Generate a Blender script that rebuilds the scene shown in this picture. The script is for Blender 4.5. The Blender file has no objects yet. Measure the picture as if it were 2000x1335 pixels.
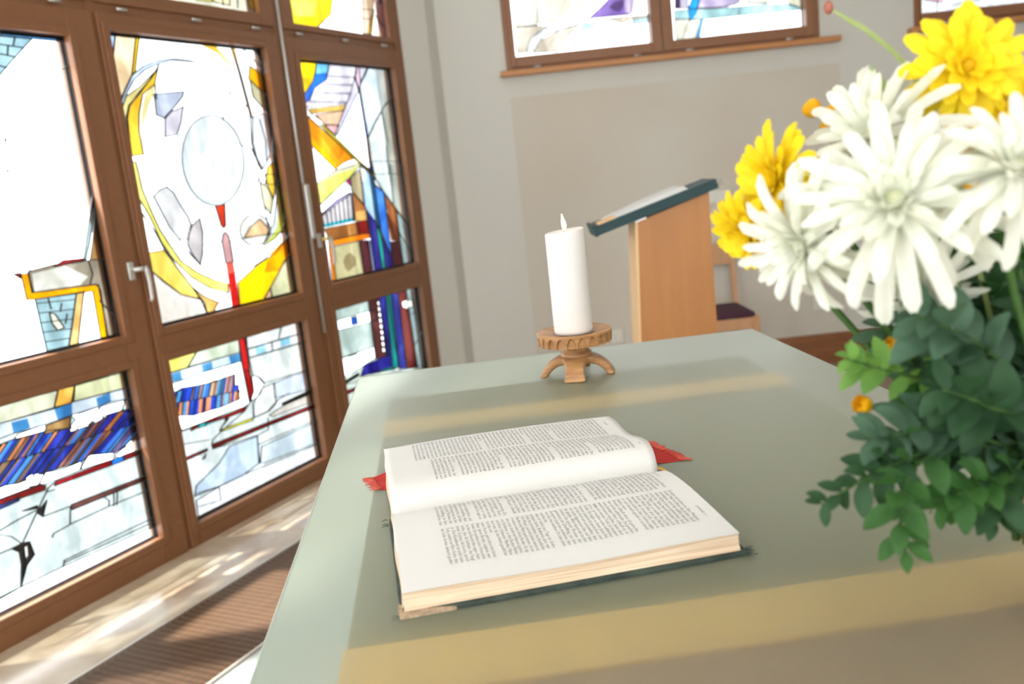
import bpy, bmesh, math, random
from mathutils import Vector, Matrix
from mathutils.geometry import delaunay_2d_cdt

# ------------------------------------------------------------------ camera, world, lights, exposure
scn = bpy.context.scene
C = scn.collection
PITCH, ROLL = 0.18378, -0.10709
cp, sp, cr, sr = math.cos(PITCH), math.sin(PITCH), math.cos(ROLL), math.sin(ROLL)
right0, down0, fwd = Vector((1, 0, 0)), Vector((0, -sp, -cp)), Vector((0, cp, -sp))
right = cr*right0 - sr*down0
down = sr*right0 + cr*down0
cam_data = bpy.data.cameras.new('camera')
cam = bpy.data.objects.new('camera', cam_data)
C.objects.link(cam)
M = Matrix((right, -down, -fwd)).transposed().to_4x4()
M.translation = Vector((0, 0, 1.36))
cam.matrix_world = M
cam_data.sensor_width = 36.0
cam_data.lens = 1744.7/2000*36.0
cam_data.clip_start = 0.02
cam_data.dof.use_dof = True
cam_data.dof.focus_distance = 1.28
cam_data.dof.aperture_fstop = 4.8
scn.camera = cam

scn.view_settings.view_transform = 'Standard'
scn.view_settings.look = 'None'
scn.view_settings.gamma = 1.0
scn.view_settings.use_curve_mapping = False
scn.view_settings.exposure = -0.05
scn.cycles.transparent_max_bounces = 16
scn.cycles.max_bounces = 10
scn.cycles.sample_clamp_indirect = 6.0

world = bpy.data.worlds.new('World')
scn.world = world
world.use_nodes = True
bgn = world.node_tree.nodes['Background']
bgn.inputs['Color'].default_value = (0.96, 0.98, 1.0, 1)
bgn.inputs['Strength'].default_value = 7.5

WA = math.radians(27.83)
WD = Vector((math.sin(WA), math.cos(WA), 0))       # along the big window wall
WN = Vector((math.cos(WA), -math.sin(WA), 0))      # out of that wall into the room
sun_dir = (WN*0.53 + WD*0.33 + Vector((0, 0, -0.95))).normalized()
sd = bpy.data.lights.new('sun', 'SUN')
sd.energy = 24.0
sd.angle = math.radians(2.5)
sd.color = (1.0, 0.96, 0.89)
sun = bpy.data.objects.new('sun', sd)
C.objects.link(sun)
sun.rotation_euler = sun_dir.to_track_quat('-Z', 'Y').to_euler()
sun.location = (-6, 0, 6)

ld = bpy.data.lights.new('fill_light', 'AREA')  # added soft fill from overhead, not a fitting of the room
ld.energy = 15.0
ld.shape = 'RECTANGLE'
ld.size, ld.size_y = 2.0, 1.2
ld.color = (1.0, 0.95, 0.90)
fill_lamp = bpy.data.objects.new('fill_light', ld)
C.objects.link(fill_lamp)
fill_lamp.location = (1.2, 0.3, 3.25)

# ------------------------------------------------------------------ helpers
def srgb(h):
    o = []
    for i in (0, 2, 4):
        c = int(h[i:i+2], 16)/255
        o.append(c/12.92 if c <= 0.04045 else ((c+0.055)/1.055)**2.4)
    return o

def new_mat(name):
    m = bpy.data.materials.new(name)
    m.use_nodes = True
    nt = m.node_tree
    for n in list(nt.nodes):
        nt.nodes.remove(n)
    out = nt.nodes.new('ShaderNodeOutputMaterial')
    return m, nt, out

def N(nt, typ, **kw):
    n = nt.nodes.new(typ)
    for k, v in kw.items():
        if k.startswith('_'):
            setattr(n, k[1:], v)
        else:
            n.inputs[k.replace('_', ' ')].default_value = v
    return n

def schlick(nt, f0):
    """reflectance that is the same from either side of a sheet"""
    lw = N(nt, 'ShaderNodeLayerWeight', Blend=0.5)
    pw = N(nt, 'ShaderNodeMath', _operation='POWER'); pw.inputs[1].default_value = 5.0
    ma = N(nt, 'ShaderNodeMath', _operation='MULTIPLY_ADD'); ma.inputs[1].default_value = 1-f0; ma.inputs[2].default_value = f0
    nt.links.new(lw.outputs['Facing'], pw.inputs[0]); nt.links.new(pw.outputs[0], ma.inputs[0])
    return ma.outputs[0]

def pbr(name, col, rough=0.5, noise=0.0, scale=8.0, stretch=(1, 1, 1), bump=0.0, col2=None, spec=0.5, coat=0.0, sss=0.0, bscale=None, detail=4.0, metal=0.0):
    """principled surface whose colour wanders between two tones on object-space noise"""
    m, nt, out = new_mat(name)
    b = N(nt, 'ShaderNodeBsdfPrincipled')
    b.inputs['Roughness'].default_value = rough
    b.inputs['Specular IOR Level'].default_value = spec
    b.inputs['Coat Weight'].default_value = coat
    b.inputs['Metallic'].default_value = metal
    if sss:
        b.inputs['Subsurface Weight'].default_value = sss
        b.inputs['Subsurface Radius'].default_value = (1, 0.6, 0.4)
        b.inputs['Subsurface Scale'].default_value = 0.01
    tc = N(nt, 'ShaderNodeTexCoord')
    mp = N(nt, 'ShaderNodeMapping')
    mp.inputs['Scale'].default_value = stretch
    nt.links.new(tc.outputs['Object'], mp.inputs['Vector'])
    nz = N(nt, 'ShaderNodeTexNoise', Scale=scale, Detail=detail)
    nt.links.new(mp.outputs[0], nz.inputs['Vector'])
    if col2 is None:
        col2 = [max(0, c*(1-noise)) for c in col]
    rp = N(nt, 'ShaderNodeValToRGB')
    rp.color_ramp.elements[0].position = 0.35
    rp.color_ramp.elements[1].position = 0.65
    rp.color_ramp.elements[0].color = (*col2[:3], 1)
    rp.color_ramp.elements[1].color = (*col[:3], 1)
    nt.links.new(nz.outputs['Fac'], rp.inputs[0])
    nt.links.new(rp.outputs[0], b.inputs['Base Color'])
    if bump:
        nb = nz
        if bscale:
            nb = N(nt, 'ShaderNodeTexNoise', Scale=bscale, Detail=3.0)
            nt.links.new(mp.outputs[0], nb.inputs['Vector'])
        bp = N(nt, 'ShaderNodeBump', Strength=bump, Distance=0.01)
        nt.links.new(nb.outputs['Fac'], bp.inputs['Height'])
        nt.links.new(bp.outputs[0], b.inputs['Normal'])
    nt.links.new(b.outputs[0], out.inputs[0])
    return m

def obj(name, bm, mat, parent=None, smooth=False, loc=None):
    me = bpy.data.meshes.new(name)
    bmesh.ops.recalc_face_normals(bm, faces=bm.faces)
    bm.to_mesh(me)
    bm.free()
    for m in (mat if isinstance(mat, (list, tuple)) else [mat]):
        me.materials.append(m)
    if smooth:
        for p in me.polygons:
            p.use_smooth = True
    o = bpy.data.objects.new(name, me)
    C.objects.link(o)
    if parent:
        o.parent = parent
    if loc:
        o.location = loc
    return o

def tag(o, label=None, cat=None, group=None, kind=None):
    if label: o['label'] = label
    if cat: o['category'] = cat
    if group: o['group'] = group
    if kind: o['kind'] = kind
    return o

def empty(name, loc=(0, 0, 0), rz=0.0):
    o = bpy.data.objects.new(name, None)
    o.empty_display_size = 0.05
    C.objects.link(o)
    o.location = loc
    o.rotation_euler = (0, 0, rz)
    return o

def box(bm, x0, x1, y0, y1, z0, z1, bev=0.0, mat=0):
    r = bmesh.ops.create_cube(bm, size=1.0)
    vs = r['verts']
    for v in vs:
        v.co = Vector((x0+(v.co.x+.5)*(x1-x0), y0+(v.co.y+.5)*(y1-y0), z0+(v.co.z+.5)*(z1-z0)))
    fs = list({f for v in vs for f in v.link_faces})
    for f in fs: f.material_index = mat
    if bev:
        es = list({e for v in vs for e in v.link_edges})
        bmesh.ops.bevel(bm, geom=es, offset=bev, segments=2, affect='EDGES', profile=0.5)
    return fs

def prism(bm, pts, axis, a, b, mat=0):
    """polygon pts (2-D) extruded along axis between a and b"""
    def mk(p, t):
        if axis == 'x': return Vector((t, p[0], p[1]))
        if axis == 'y': return Vector((p[0], t, p[1]))
        return Vector((p[0], p[1], t))
    lo = [bm.verts.new(mk(p, a)) for p in pts]
    hi = [bm.verts.new(mk(p, b)) for p in pts]
    n = len(pts)
    fs = [bm.faces.new(lo), bm.faces.new(hi)]
    for i in range(n):
        fs.append(bm.faces.new((lo[i], lo[(i+1) % n], hi[(i+1) % n], hi[i])))
    for f in fs: f.material_index = mat
    return fs

def lathe(bm, prof, n=40, cx=0, cy=0, cap=True):
    rings = []
    for r, z in prof:
        rings.append([bm.verts.new((cx+r*math.cos(2*math.pi*k/n), cy+r*math.sin(2*math.pi*k/n), z)) for k in range(n)])
    for a, b in zip(rings, rings[1:]):
        for k in range(n):
            bm.faces.new((a[k], a[(k+1) % n], b[(k+1) % n], b[k]))
    if cap:
        bm.faces.new(rings[0]); bm.faces.new(rings[-1])
    return rings

def tube(bm, pts, radii, n=8, cap=True):
    pts = [Vector(p) for p in pts]
    if not isinstance(radii, (list, tuple)): radii = [radii]*len(pts)
    rings = []
    up = Vector((0.13, 0.21, 0.97))
    for i, p in enumerate(pts):
        t = (pts[min(i+1, len(pts)-1)]-pts[max(i-1, 0)]).normalized()
        a = t.cross(up)
        if a.length < 1e-3: a = t.cross(Vector((1, 0, 0)))
        a.normalize(); b = t.cross(a)
        rings.append([bm.verts.new(p+(a*math.cos(2*math.pi*k/n)+b*math.sin(2*math.pi*k/n))*radii[i]) for k in range(n)])
    for a, b in zip(rings, rings[1:]):
        for k in range(n):
            bm.faces.new((a[k], a[(k+1) % n], b[(k+1) % n], b[k]))
    if cap:
        bm.faces.new(rings[0]); bm.faces.new(rings[-1])

# ------------------------------------------------------------------ materials
def wood(name, c1, c2, stretch, scale=6, rough=0.45, bump=0.05, coat=0.0):
    return pbr(name, c1, rough, col2=c2, stretch=stretch, scale=scale, bump=bump, coat=coat, detail=6)

M_FRAME = wood('window_wood', (0.235, 0.100, 0.042), (0.222, 0.093, 0.039), (6, 6, 6), 5, 0.42)
M_FRAMEH = wood('window_wood_crosswise', (0.245, 0.105, 0.044), (0.232, 0.098, 0.041), (6, 6, 6), 5, 0.42)
M_SILL = wood('sill_wood', (0.50, 0.22, 0.075), (0.44, 0.185, 0.06), (1, 8, 8), 4, 0.4)
M_DARK = pbr('rubber_seal', (0.02, 0.014, 0.012), 0.7)
M_LEAD = pbr('lead_came', (0.035, 0.038, 0.042), 0.5, noise=0.3, scale=60)
M_STEEL = pbr('brushed_steel', (0.62, 0.61, 0.58), 0.35, noise=0.1, scale=30, metal=0.6)
M_BRASS = pbr('brass', (0.75, 0.58, 0.25), 0.3, noise=0.1, scale=30, metal=0.8)
M_WALL = None

def wall_material():
    m, nt, out = new_mat('lime_plaster')
    b = N(nt, 'ShaderNodeBsdfPrincipled', Roughness=0.9)
    b.inputs['Specular IOR Level'].default_value = 0.15
    tc = N(nt, 'ShaderNodeTexCoord')
    nz = N(nt, 'ShaderNodeTexNoise', Scale=1.6, Detail=6.0, Roughness=0.6)
    nt.links.new(tc.outputs['Object'], nz.inputs['Vector'])
    mix = N(nt, 'ShaderNodeMixRGB')
    mix.inputs[1].default_value = (0.565, 0.56, 0.505, 1)
    mix.inputs[2].default_value = (0.615, 0.61, 0.56, 1)
    nt.links.new(nz.outputs['Fac'], mix.inputs[0])
    nt.links.new(mix.outputs[0], b.inputs['Base Color'])
    nb = N(nt, 'ShaderNodeTexNoise', Scale=120.0, Detail=3.0)
    nt.links.new(tc.outputs['Object'], nb.inputs['Vector'])
    bp = N(nt, 'ShaderNodeBump', Strength=0.12, Distance=0.004)
    nt.links.new(nb.outputs['Fac'], bp.inputs['Height'])
    nt.links.new(bp.outputs[0], b.inputs['Normal'])
    nt.links.new(b.outputs[0], out.inputs[0])
    return m
M_WALL = wall_material()
M_PATCH = pbr('clay_plaster', (0.58, 0.555, 0.49), 0.92, col2=(0.565, 0.51, 0.43), scale=1.3, bump=0.1, bscale=90, spec=0.15, detail=7)
M_CEIL = pbr('white_ceiling_paint', (0.8, 0.79, 0.76), 0.9, noise=0.03, scale=2)

def floor_material():
    m, nt, out = new_mat('polished_stone_floor')
    b = N(nt, 'ShaderNodeBsdfPrincipled', Roughness=0.22)
    tc = N(nt, 'ShaderNodeTexCoord')
    br = N(nt, 'ShaderNodeTexBrick', Scale=1.0)
    br.offset = 0.5
    br.inputs['Color1'].default_value = (0.42, 0.31, 0.235, 1)
    br.inputs['Color2'].default_value = (0.37, 0.275, 0.205, 1)
    br.inputs['Mortar'].default_value = (0.28, 0.21, 0.17, 1)
    br.inputs['Mortar Size'].default_value = 0.004
    br.inputs['Brick Width'].default_value = 0.6
    br.inputs['Row Height'].default_value = 0.4
    nt.links.new(tc.outputs['Object'], br.inputs['Vector'])
    nz = N(nt, 'ShaderNodeTexNoise', Scale=5.0, Detail=8.0, Roughness=0.65)
    nt.links.new(tc.outputs['Object'], nz.inputs['Vector'])
    mx = N(nt, 'ShaderNodeMixRGB', _blend_type='MULTIPLY', Fac=0.5)
    nt.links.new(br.outputs['Color'], mx.inputs[1])
    nt.links.new(nz.outputs['Fac'], mx.inputs[2])
    nt.links.new(mx.outputs[0], b.inputs['Base Color'])
    nt.links.new(b.outputs[0], out.inputs[0])
    return m
M_FLOOR = floor_material()
M_STONE2 = pbr('bounce_limestone', (0.46, 0.49, 0.48), 0.3, col2=(0.41, 0.43, 0.42), scale=4.5, detail=8)
M_STONE = pbr('pale_limestone', (0.62, 0.52, 0.40), 0.18, col2=(0.46, 0.34, 0.23), scale=4.5, stretch=(1, 1, 1), detail=8)

def glass_pane_material():
    m, nt, out = new_mat('stained_glass')
    at = N(nt, 'ShaderNodeAttribute', _attribute_name='tint')
    tc = N(nt, 'ShaderNodeTexCoord')
    nz = N(nt, 'ShaderNodeTexNoise', Scale=9.0, Detail=6.0, Roughness=0.65, Distortion=1.2)
    nt.links.new(tc.outputs['Object'], nz.inputs['Vector'])
    rp = N(nt, 'ShaderNodeValToRGB')
    rp.color_ramp.elements[0].position = 0.3
    rp.color_ramp.elements[1].position = 0.6
    rp.color_ramp.elements[0].color = (0.84, 0.87, 0.87, 1)
    rp.color_ramp.elements[1].color = (1, 1, 1, 1)
    nt.links.new(nz.outputs['Fac'], rp.inputs[0])
    mx = N(nt, 'ShaderNodeMixRGB', _blend_type='MULTIPLY', Fac=1.0)
    # streaky glass: each colour runs between a thin pale and a thick deep tone
    n2 = N(nt, 'ShaderNodeTexNoise', Scale=5.0, Detail=3.0, Distortion=0.8)
    m2 = N(nt, 'ShaderNodeMapping'); m2.inputs['Scale'].default_value = (1.6, 1, 0.8); m2.inputs['Location'].default_value = (3.1, 0, 1.7)
    nt.links.new(tc.outputs['Object'], m2.inputs[0]); nt.links.new(m2.outputs[0], n2.inputs['Vector'])
    mr = N(nt, 'ShaderNodeMapRange'); mr.inputs['From Min'].default_value = .35; mr.inputs['From Max'].default_value = .65
    mr.inputs['To Min'].default_value = .80; mr.inputs['To Max'].default_value = 1.12
    gm = N(nt, 'ShaderNodeGamma')
    nt.links.new(n2.outputs['Fac'], mr.inputs['Value']); nt.links.new(mr.outputs[0], gm.inputs['Gamma'])
    nt.links.new(at.outputs['Color'], gm.inputs['Color'])
    nt.links.new(gm.outputs[0], mx.inputs[1])
    nt.links.new(rp.outputs[0], mx.inputs[2])
    tr = N(nt, 'ShaderNodeBsdfTransparent')
    nt.links.new(mx.outputs[0], tr.inputs[0])
    gl = N(nt, 'ShaderNodeBsdfGlossy', Roughness=0.12)
    fr = schlick(nt, .04)
    ms = N(nt, 'ShaderNodeMixShader')
    nt.links.new(fr, ms.inputs[0])
    nt.links.new(tr.outputs[0], ms.inputs[1])
    nt.links.new(gl.outputs[0], ms.inputs[2])
    nt.links.new(ms.outputs[0], out.inputs[0])
    return m
M_GLASS = glass_pane_material()

# ------------------------------------------------------------------ stained glass drawing, metres along the wall and above the floor
PANES={
'p1m':dict(rect=(1.43, 2.28, 0.92, 2.01),base='FFFFFF',polys=[
 ('6aaee8',1,'2.045,2.021 2.039,1.993 2.161,1.991 2.298,1.991 2.303,2.026'),
 ('b8dfee',1,'2.039,1.991 2.156,1.991 2.076,1.923 2.034,1.886 1.917,1.774 1.964,1.988'),
 ('cfe8ea',1,'2.294,1.484 2.292,1.445 2.23,1.284 2.198,1.219 2.19,1.224 2.251,1.38 2.287,1.475'),
 ('c49a62',1,'2.291,1.44 2.3,1.213 2.215,1.218 2.241,1.282'),
 ('a39884',1,'1.968,1.212 2.067,1.222 2.198,1.219 2.295,1.211 2.309,.916 2.224,.918 2.235,1.099 2.229,1.125 1.971,1.137 1.967,1.184'),
 ('e8e6da',0,'1.98,1.201 2.108,1.211 2.196,1.16 2.157,1.136 1.977,1.141'),
 ('a01820',1,'2.066,1.215 2.107,1.231 2.189,1.228 2.189,1.216 2.131,1.216 2.071,1.213'),
 ('f5a400',1,'1.939,1.205 1.966,1.206 1.966,1.138 2.017,1.134 2.218,1.128 2.23,1.115 2.229,.917 2.197,.914 2.201,1.104 1.971,1.114 1.941,1.116'),
 ('a01820',1,'1.913,1.209 1.94,1.207 1.934,1.192'),
 ('9fc4cc',1,'1.971,1.114 2.135,1.11 2.082,.973 2.06,.924 1.976,.926'),
 ('FFFFE8',1,'2.015,1.059 2.035,1.05 2.06,.997 2.032,.993 2.017,1.02'),
 ('dcae68',1,'2.135,1.11 2.167,1.11 2.097,.916 2.06,.919'),
],lines=[
 '1.986,1.965 2.033,1.964 2.119,1.959',
 '1.98,1.934 2.026,1.933 2.082,1.926',
 '1.971,1.895 2.017,1.894 2.043,1.888',
 '2.061,1.963 2.052,1.931',
 '2.092,1.992 2.08,1.963',
 '1.981,1.644 2.018,1.706 2.077,1.769 2.152,1.834 2.214,1.877 2.288,1.914',
 '1.963,1.818 1.977,1.715 1.981,1.644 1.969,1.547 1.97,1.422 1.973,1.258 1.975,1.211',
 '1.87,1.482 1.936,1.527 1.971,1.556',
 '2.209,1.215 2.215,1.167 2.196,1.13',
 '2.222,1.066 2.249,1.031 2.296,.97',
 '2.287,1.202 2.268,.924',
 '1.973,1.099 2.126,1.087',
 '1.974,1.065 2.113,1.054',
 '1.974,1.031 2.101,1.021',
 '1.975,.997 2.088,.988',
 '1.975,.963 2.075,.956',
 '2.021,1.108 2.024,1.071',
 '2.068,1.083 2.057,1.056',
 '2.081,1.042 2.068,1.01',
 '1.792,1.211 1.865,1.21 1.973,1.211',
 '1.859,1.183 1.899,1.103 1.939,.993 1.938,.965 1.917,.96 1.738,.968',
 '1.971,1.114 1.976,.926',
]),
'p1l':dict(rect=(1.43, 2.28, 0.11, 0.795),base='e2f0ee',polys=[
 ('dfe2c4',1,'1.618,.789 1.773,.792 1.988,.786 1.96,.731 1.759,.733 1.606,.735'),
 ('dba545',1,'1.988,.788 2.055,.785 2.029,.728 1.96,.732'),
 ('d9dcae',1,'2.055,.785 2.308,.783 2.302,.721 2.039,.731'),
 ('dcebf8',1,'1.605,.732 1.759,.733 1.959,.727 2.038,.73 2.303,.719 2.301,.675 2.187,.689 2.13,.685 2.047,.685 2.019,.686 1.917,.681 1.796,.687 1.749,.684 1.594,.682'),
 ('3f88c6',0,'1.797,.725 1.857,.723 1.859,.688 1.797,.686'),
 ('3f88c6',0,'1.959,.727 2.031,.728 2.023,.685 1.963,.686'),
 ('3f88c6',0,'2.13,.718 2.192,.723 2.189,.688 2.13,.685'),
 ('3f88c6',0,'1.656,.727 1.711,.728 1.711,.694 1.657,.694'),
 ('2a3aa0',1,'1.591,.668 1.744,.666 1.794,.668 1.904,.662 2,.645 2.089,.635 2.137,.647 2.224,.645 2.302,.634 2.294,.536 2.299,.511 2.238,.519 2.164,.496 2.065,.524 2.025,.511 1.904,.519 1.877,.52 1.777,.517 1.714,.53 1.561,.533'),
 ('a06a60',1,'1.545,.627 1.561,.621 1.624,.67 1.606,.671'),
 ('5a4a78',0,'1.561,.621 1.578,.615 1.642,.669 1.624,.67'),
 ('2a34b0',0,'1.578,.615 1.592,.614 1.657,.669 1.642,.669'),
 ('a06a60',1,'1.592,.614 1.602,.613 1.668,.668 1.657,.669'),
 ('8a6a50',0,'1.602,.613 1.613,.612 1.679,.668 1.668,.668'),
 ('4a90e0',0,'1.613,.612 1.636,.611 1.703,.667 1.679,.668'),
 ('e08a50',1,'1.636,.611 1.654,.609 1.722,.666 1.703,.667'),
 ('4a90e0',0,'1.654,.609 1.669,.608 1.737,.666 1.722,.666'),
 ('1e2c90',0,'1.669,.608 1.684,.607 1.752,.665 1.737,.666'),
 ('e08a50',1,'1.684,.607 1.702,.606 1.772,.665 1.752,.665'),
 ('4a90e0',0,'1.702,.606 1.721,.605 1.791,.664 1.772,.665'),
 ('2a48c8',0,'1.721,.605 1.736,.604 1.807,.664 1.791,.664'),
 ('3a78e0',1,'1.736,.604 1.748,.603 1.819,.664 1.807,.664'),
 ('c47848',0,'1.748,.603 1.759,.602 1.831,.664 1.819,.664'),
 ('c47848',0,'1.759,.602 1.771,.601 1.844,.663 1.831,.664'),
 ('a06a60',1,'1.771,.601 1.787,.6 1.86,.663 1.844,.663'),
 ('1e2c90',0,'1.787,.6 1.802,.599 1.877,.662 1.86,.663'),
 ('a06a60',0,'1.802,.599 1.818,.598 1.893,.662 1.877,.662'),
 ('3a78e0',1,'1.818,.598 1.835,.596 1.91,.661 1.893,.662'),
 ('2438a8',0,'1.835,.596 1.861,.594 1.937,.655 1.91,.661'),
 ('3a78e0',0,'1.861,.594 1.873,.593 1.949,.653 1.937,.655'),
 ('e08a50',1,'1.873,.593 1.89,.592 1.966,.65 1.949,.653'),
 ('2a34b0',0,'1.89,.592 1.917,.59 1.994,.644 1.966,.65'),
 ('2a34b0',0,'1.917,.59 1.935,.589 2.011,.642 1.994,.644'),
 ('1e2c90',1,'1.935,.589 1.963,.587 2.04,.639 2.011,.642'),
 ('a06a60',0,'1.963,.587 1.98,.585 2.058,.638 2.04,.639'),
 ('4a90e0',0,'1.98,.585 2.009,.584 2.088,.635 2.058,.638'),
 ('a06a60',1,'2.009,.584 2.028,.585 2.108,.64 2.088,.635'),
 ('5a4a78',0,'2.028,.585 2.051,.586 2.133,.647 2.108,.64'),
 ('c47848',0,'2.051,.586 2.065,.587 2.148,.646 2.133,.647'),
 ('5a4a78',1,'2.065,.587 2.089,.588 2.172,.644 2.148,.646'),
 ('2a34b0',0,'2.089,.588 2.103,.588 2.186,.643 2.172,.644'),
 ('2a34b0',0,'2.103,.588 2.127,.589 2.211,.641 2.186,.643'),
 ('c47848',1,'2.127,.589 2.158,.586 2.243,.638 2.211,.641'),
 ('2438a8',0,'2.158,.586 2.173,.584 2.258,.637 2.243,.638'),
 ('2a34b0',0,'2.173,.584 2.192,.582 2.279,.636 2.258,.637'),
 ('2438a8',1,'2.192,.582 2.212,.58 2.299,.634 2.279,.636'),
 ('2438a8',0,'2.212,.58 2.244,.577 2.332,.625 2.299,.634'),
 ('3a78e0',0,'2.244,.577 2.265,.575 2.352,.619 2.332,.625'),
 ('c47848',1,'2.265,.575 2.28,.573 2.367,.615 2.352,.619'),
 ('1e2c90',0,'2.28,.573 2.3,.571 2.388,.609 2.367,.615'),
 ('2a48c8',0,'2.3,.571 2.316,.567 2.403,.605 2.388,.609'),
 ('1e2c90',1,'2.316,.567 2.331,.562 2.419,.6 2.403,.605'),
 ('4a90e0',0,'2.331,.562 2.364,.552 2.454,.59 2.419,.6'),
 ('5a4a78',1,'1.528,.546 1.546,.539 1.632,.611 1.612,.612'),
 ('3a78e0',0,'1.546,.539 1.56,.533 1.648,.61 1.632,.611'),
 ('2a48c8',0,'1.56,.533 1.58,.533 1.669,.608 1.648,.61'),
 ('3a78e0',1,'1.58,.533 1.592,.532 1.681,.608 1.669,.608'),
 ('4a90e0',0,'1.592,.532 1.612,.532 1.702,.606 1.681,.608'),
 ('1e2c90',0,'1.612,.532 1.633,.532 1.724,.605 1.702,.606'),
 ('8a6a50',1,'1.633,.532 1.645,.531 1.736,.604 1.724,.605'),
 ('8a6a50',0,'1.645,.531 1.662,.531 1.754,.602 1.736,.604'),
 ('8a6a50',0,'1.662,.531 1.679,.531 1.771,.601 1.754,.602'),
 ('1e2c90',1,'1.679,.531 1.7,.53 1.793,.599 1.771,.601'),
 ('8a6a50',0,'1.7,.53 1.713,.53 1.807,.598 1.793,.599'),
 ('2a48c8',0,'1.713,.53 1.734,.526 1.829,.597 1.807,.598'),
 ('4a90e0',1,'1.734,.526 1.762,.52 1.859,.595 1.829,.597'),
 ('8a6a50',0,'1.762,.52 1.779,.517 1.878,.593 1.859,.595'),
 ('2438a8',0,'1.779,.517 1.797,.517 1.896,.592 1.878,.593'),
 ('2438a8',1,'1.797,.517 1.827,.518 1.927,.589 1.896,.592'),
 ('1e2c90',0,'1.827,.518 1.842,.518 1.942,.588 1.927,.589'),
 ('2438a8',0,'1.842,.518 1.86,.518 1.961,.587 1.942,.588'),
 ('5a4a78',1,'1.86,.518 1.875,.519 1.976,.586 1.961,.587'),
 ('2438a8',0,'1.875,.519 1.899,.519 2.001,.584 1.976,.586'),
 ('2a34b0',0,'1.899,.519 1.918,.518 2.021,.585 2.001,.584'),
 ('a06a60',1,'1.918,.518 1.943,.517 2.048,.586 2.021,.585'),
 ('a06a60',0,'1.943,.517 1.967,.515 2.074,.587 2.048,.586'),
 ('4a90e0',0,'1.967,.515 1.982,.514 2.09,.588 2.074,.587'),
 ('8a6a50',1,'1.982,.514 1.997,.513 2.106,.589 2.09,.588'),
 ('3a78e0',0,'1.997,.513 2.023,.512 2.133,.588 2.106,.589'),
 ('a06a60',0,'2.023,.512 2.045,.518 2.155,.586 2.133,.588'),
 ('c47848',1,'2.045,.518 2.067,.524 2.177,.584 2.155,.586'),
 ('1e2c90',0,'2.067,.524 2.1,.514 2.212,.58 2.177,.584'),
 ('3a78e0',0,'2.1,.514 2.126,.507 2.24,.577 2.212,.58'),
 ('4a90e0',1,'2.126,.507 2.141,.502 2.257,.575 2.24,.577'),
 ('5a4a78',0,'2.141,.502 2.176,.497 2.295,.571 2.257,.575'),
 ('4a90e0',0,'2.176,.497 2.2,.5 2.318,.566 2.295,.571'),
 ('c47848',1,'2.2,.5 2.229,.504 2.346,.558 2.318,.566'),
 ('5a4a78',0,'2.229,.504 2.259,.508 2.375,.549 2.346,.558'),
 ('4a90e0',0,'2.259,.508 2.299,.512 2.413,.538 2.375,.549'),
 ('4a90e0',1,'2.299,.512 2.316,.506 2.431,.532 2.413,.538'),
 ('5a4a78',0,'2.316,.506 2.344,.497 2.461,.523 2.431,.532'),
 ('a8804a',1,'1.917,.68 2.016,.681 2.002,.642 1.904,.651'),
 ('FFFFFF',1,'1.794,.667 1.813,.68 1.913,.682 1.916,.671 1.904,.661'),
 ('FFFFFF',1,'2.019,.686 2.056,.681 2.13,.683 2.133,.671 2.078,.63 2.002,.629 2.002,.644 2.033,.665'),
 ('FFFFFF',1,'2.144,.681 2.248,.676 2.224,.643 2.187,.646 2.093,.629 2.084,.636 2.132,.671'),
 ('e8f6f8',1,'2.249,.677 2.3,.672 2.297,.636 2.229,.644'),
 ('FFFFFF',1,'1.595,.52 1.732,.527 1.777,.517 1.823,.531 1.877,.52 1.844,.489 1.706,.49 1.589,.491'),
 ('FFFFFF',1,'1.879,.519 1.942,.508 2.025,.511 2.008,.486 1.913,.482 1.847,.486'),
 ('FFFFFF',1,'2.012,.485 2.055,.523 2.159,.497 2.152,.476'),
 ('FFFFFF',1,'2.161,.483 2.238,.519 2.299,.511 2.298,.473 2.21,.464'),
 ('8a1015',1,'1.552,.49 1.705,.487 1.843,.486 1.87,.477 1.864,.461 1.77,.466 1.7,.463 1.547,.469'),
 ('4060c8',1,'1.677,.468 1.701,.47 1.769,.471 1.767,.46 1.698,.456 1.674,.457'),
 ('900a14',1,'1.908,.477 2.147,.476 2.137,.456 1.902,.462'),
 ('1e70e0',1,'2.146,.474 2.202,.476 2.194,.455 2.137,.456'),
 ('8a1420',1,'2.202,.477 2.302,.474 2.296,.455 2.194,.455'),
 ('5c2a26',1,'1.95,.375 2.3,.365 2.3,.348 1.949,.355'),
 ('FFFFFF',1,'1.449,.177 1.635,.172 1.872,.171 2.312,.154 2.305,.092 1.618,.098 1.436,.116'),
 ('101010',1,'1.706,.313 1.748,.316 1.772,.31 1.779,.26 1.745,.235 1.71,.172 1.728,.247 1.73,.29'),
 ('e8ecec',1,'1.749,.3 1.764,.303 1.759,.267 1.744,.251'),
 ('181010',1,'1.818,.396 1.863,.424 1.837,.374'),
 ('181010',1,'1.771,.421 1.825,.42 1.826,.409'),
],lines=[
 '1.579,.615 1.731,.604 1.854,.595 1.996,.584 2.124,.589 2.304,.57',
 '1.571,.315 1.706,.313',
 '1.748,.316 1.833,.414 1.878,.464 1.901,.474',
 '1.583,.372 1.683,.388 1.745,.398 1.82,.405',
 '1.625,.391 1.68,.374 1.715,.353 1.745,.314',
 '1.835,.375 1.945,.37 1.929,.307 1.862,.301 1.854,.29',
 '1.931,.308 2.094,.311 2.102,.33 2.086,.348',
 '2.094,.311 2.304,.305',
 '2.127,.354 2.116,.303',
 '2.142,.352 2.129,.303',
 '1.872,.171 1.88,.192 2.299,.192 2.299,.175 1.879,.184',
 '1.57,.521 1.71,.511 1.86,.486',
 '1.536,.16 1.711,.172',
 '2.285,.422 2.286,.37',
 '1.876,.464 1.868,.452 1.901,.45',
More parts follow.
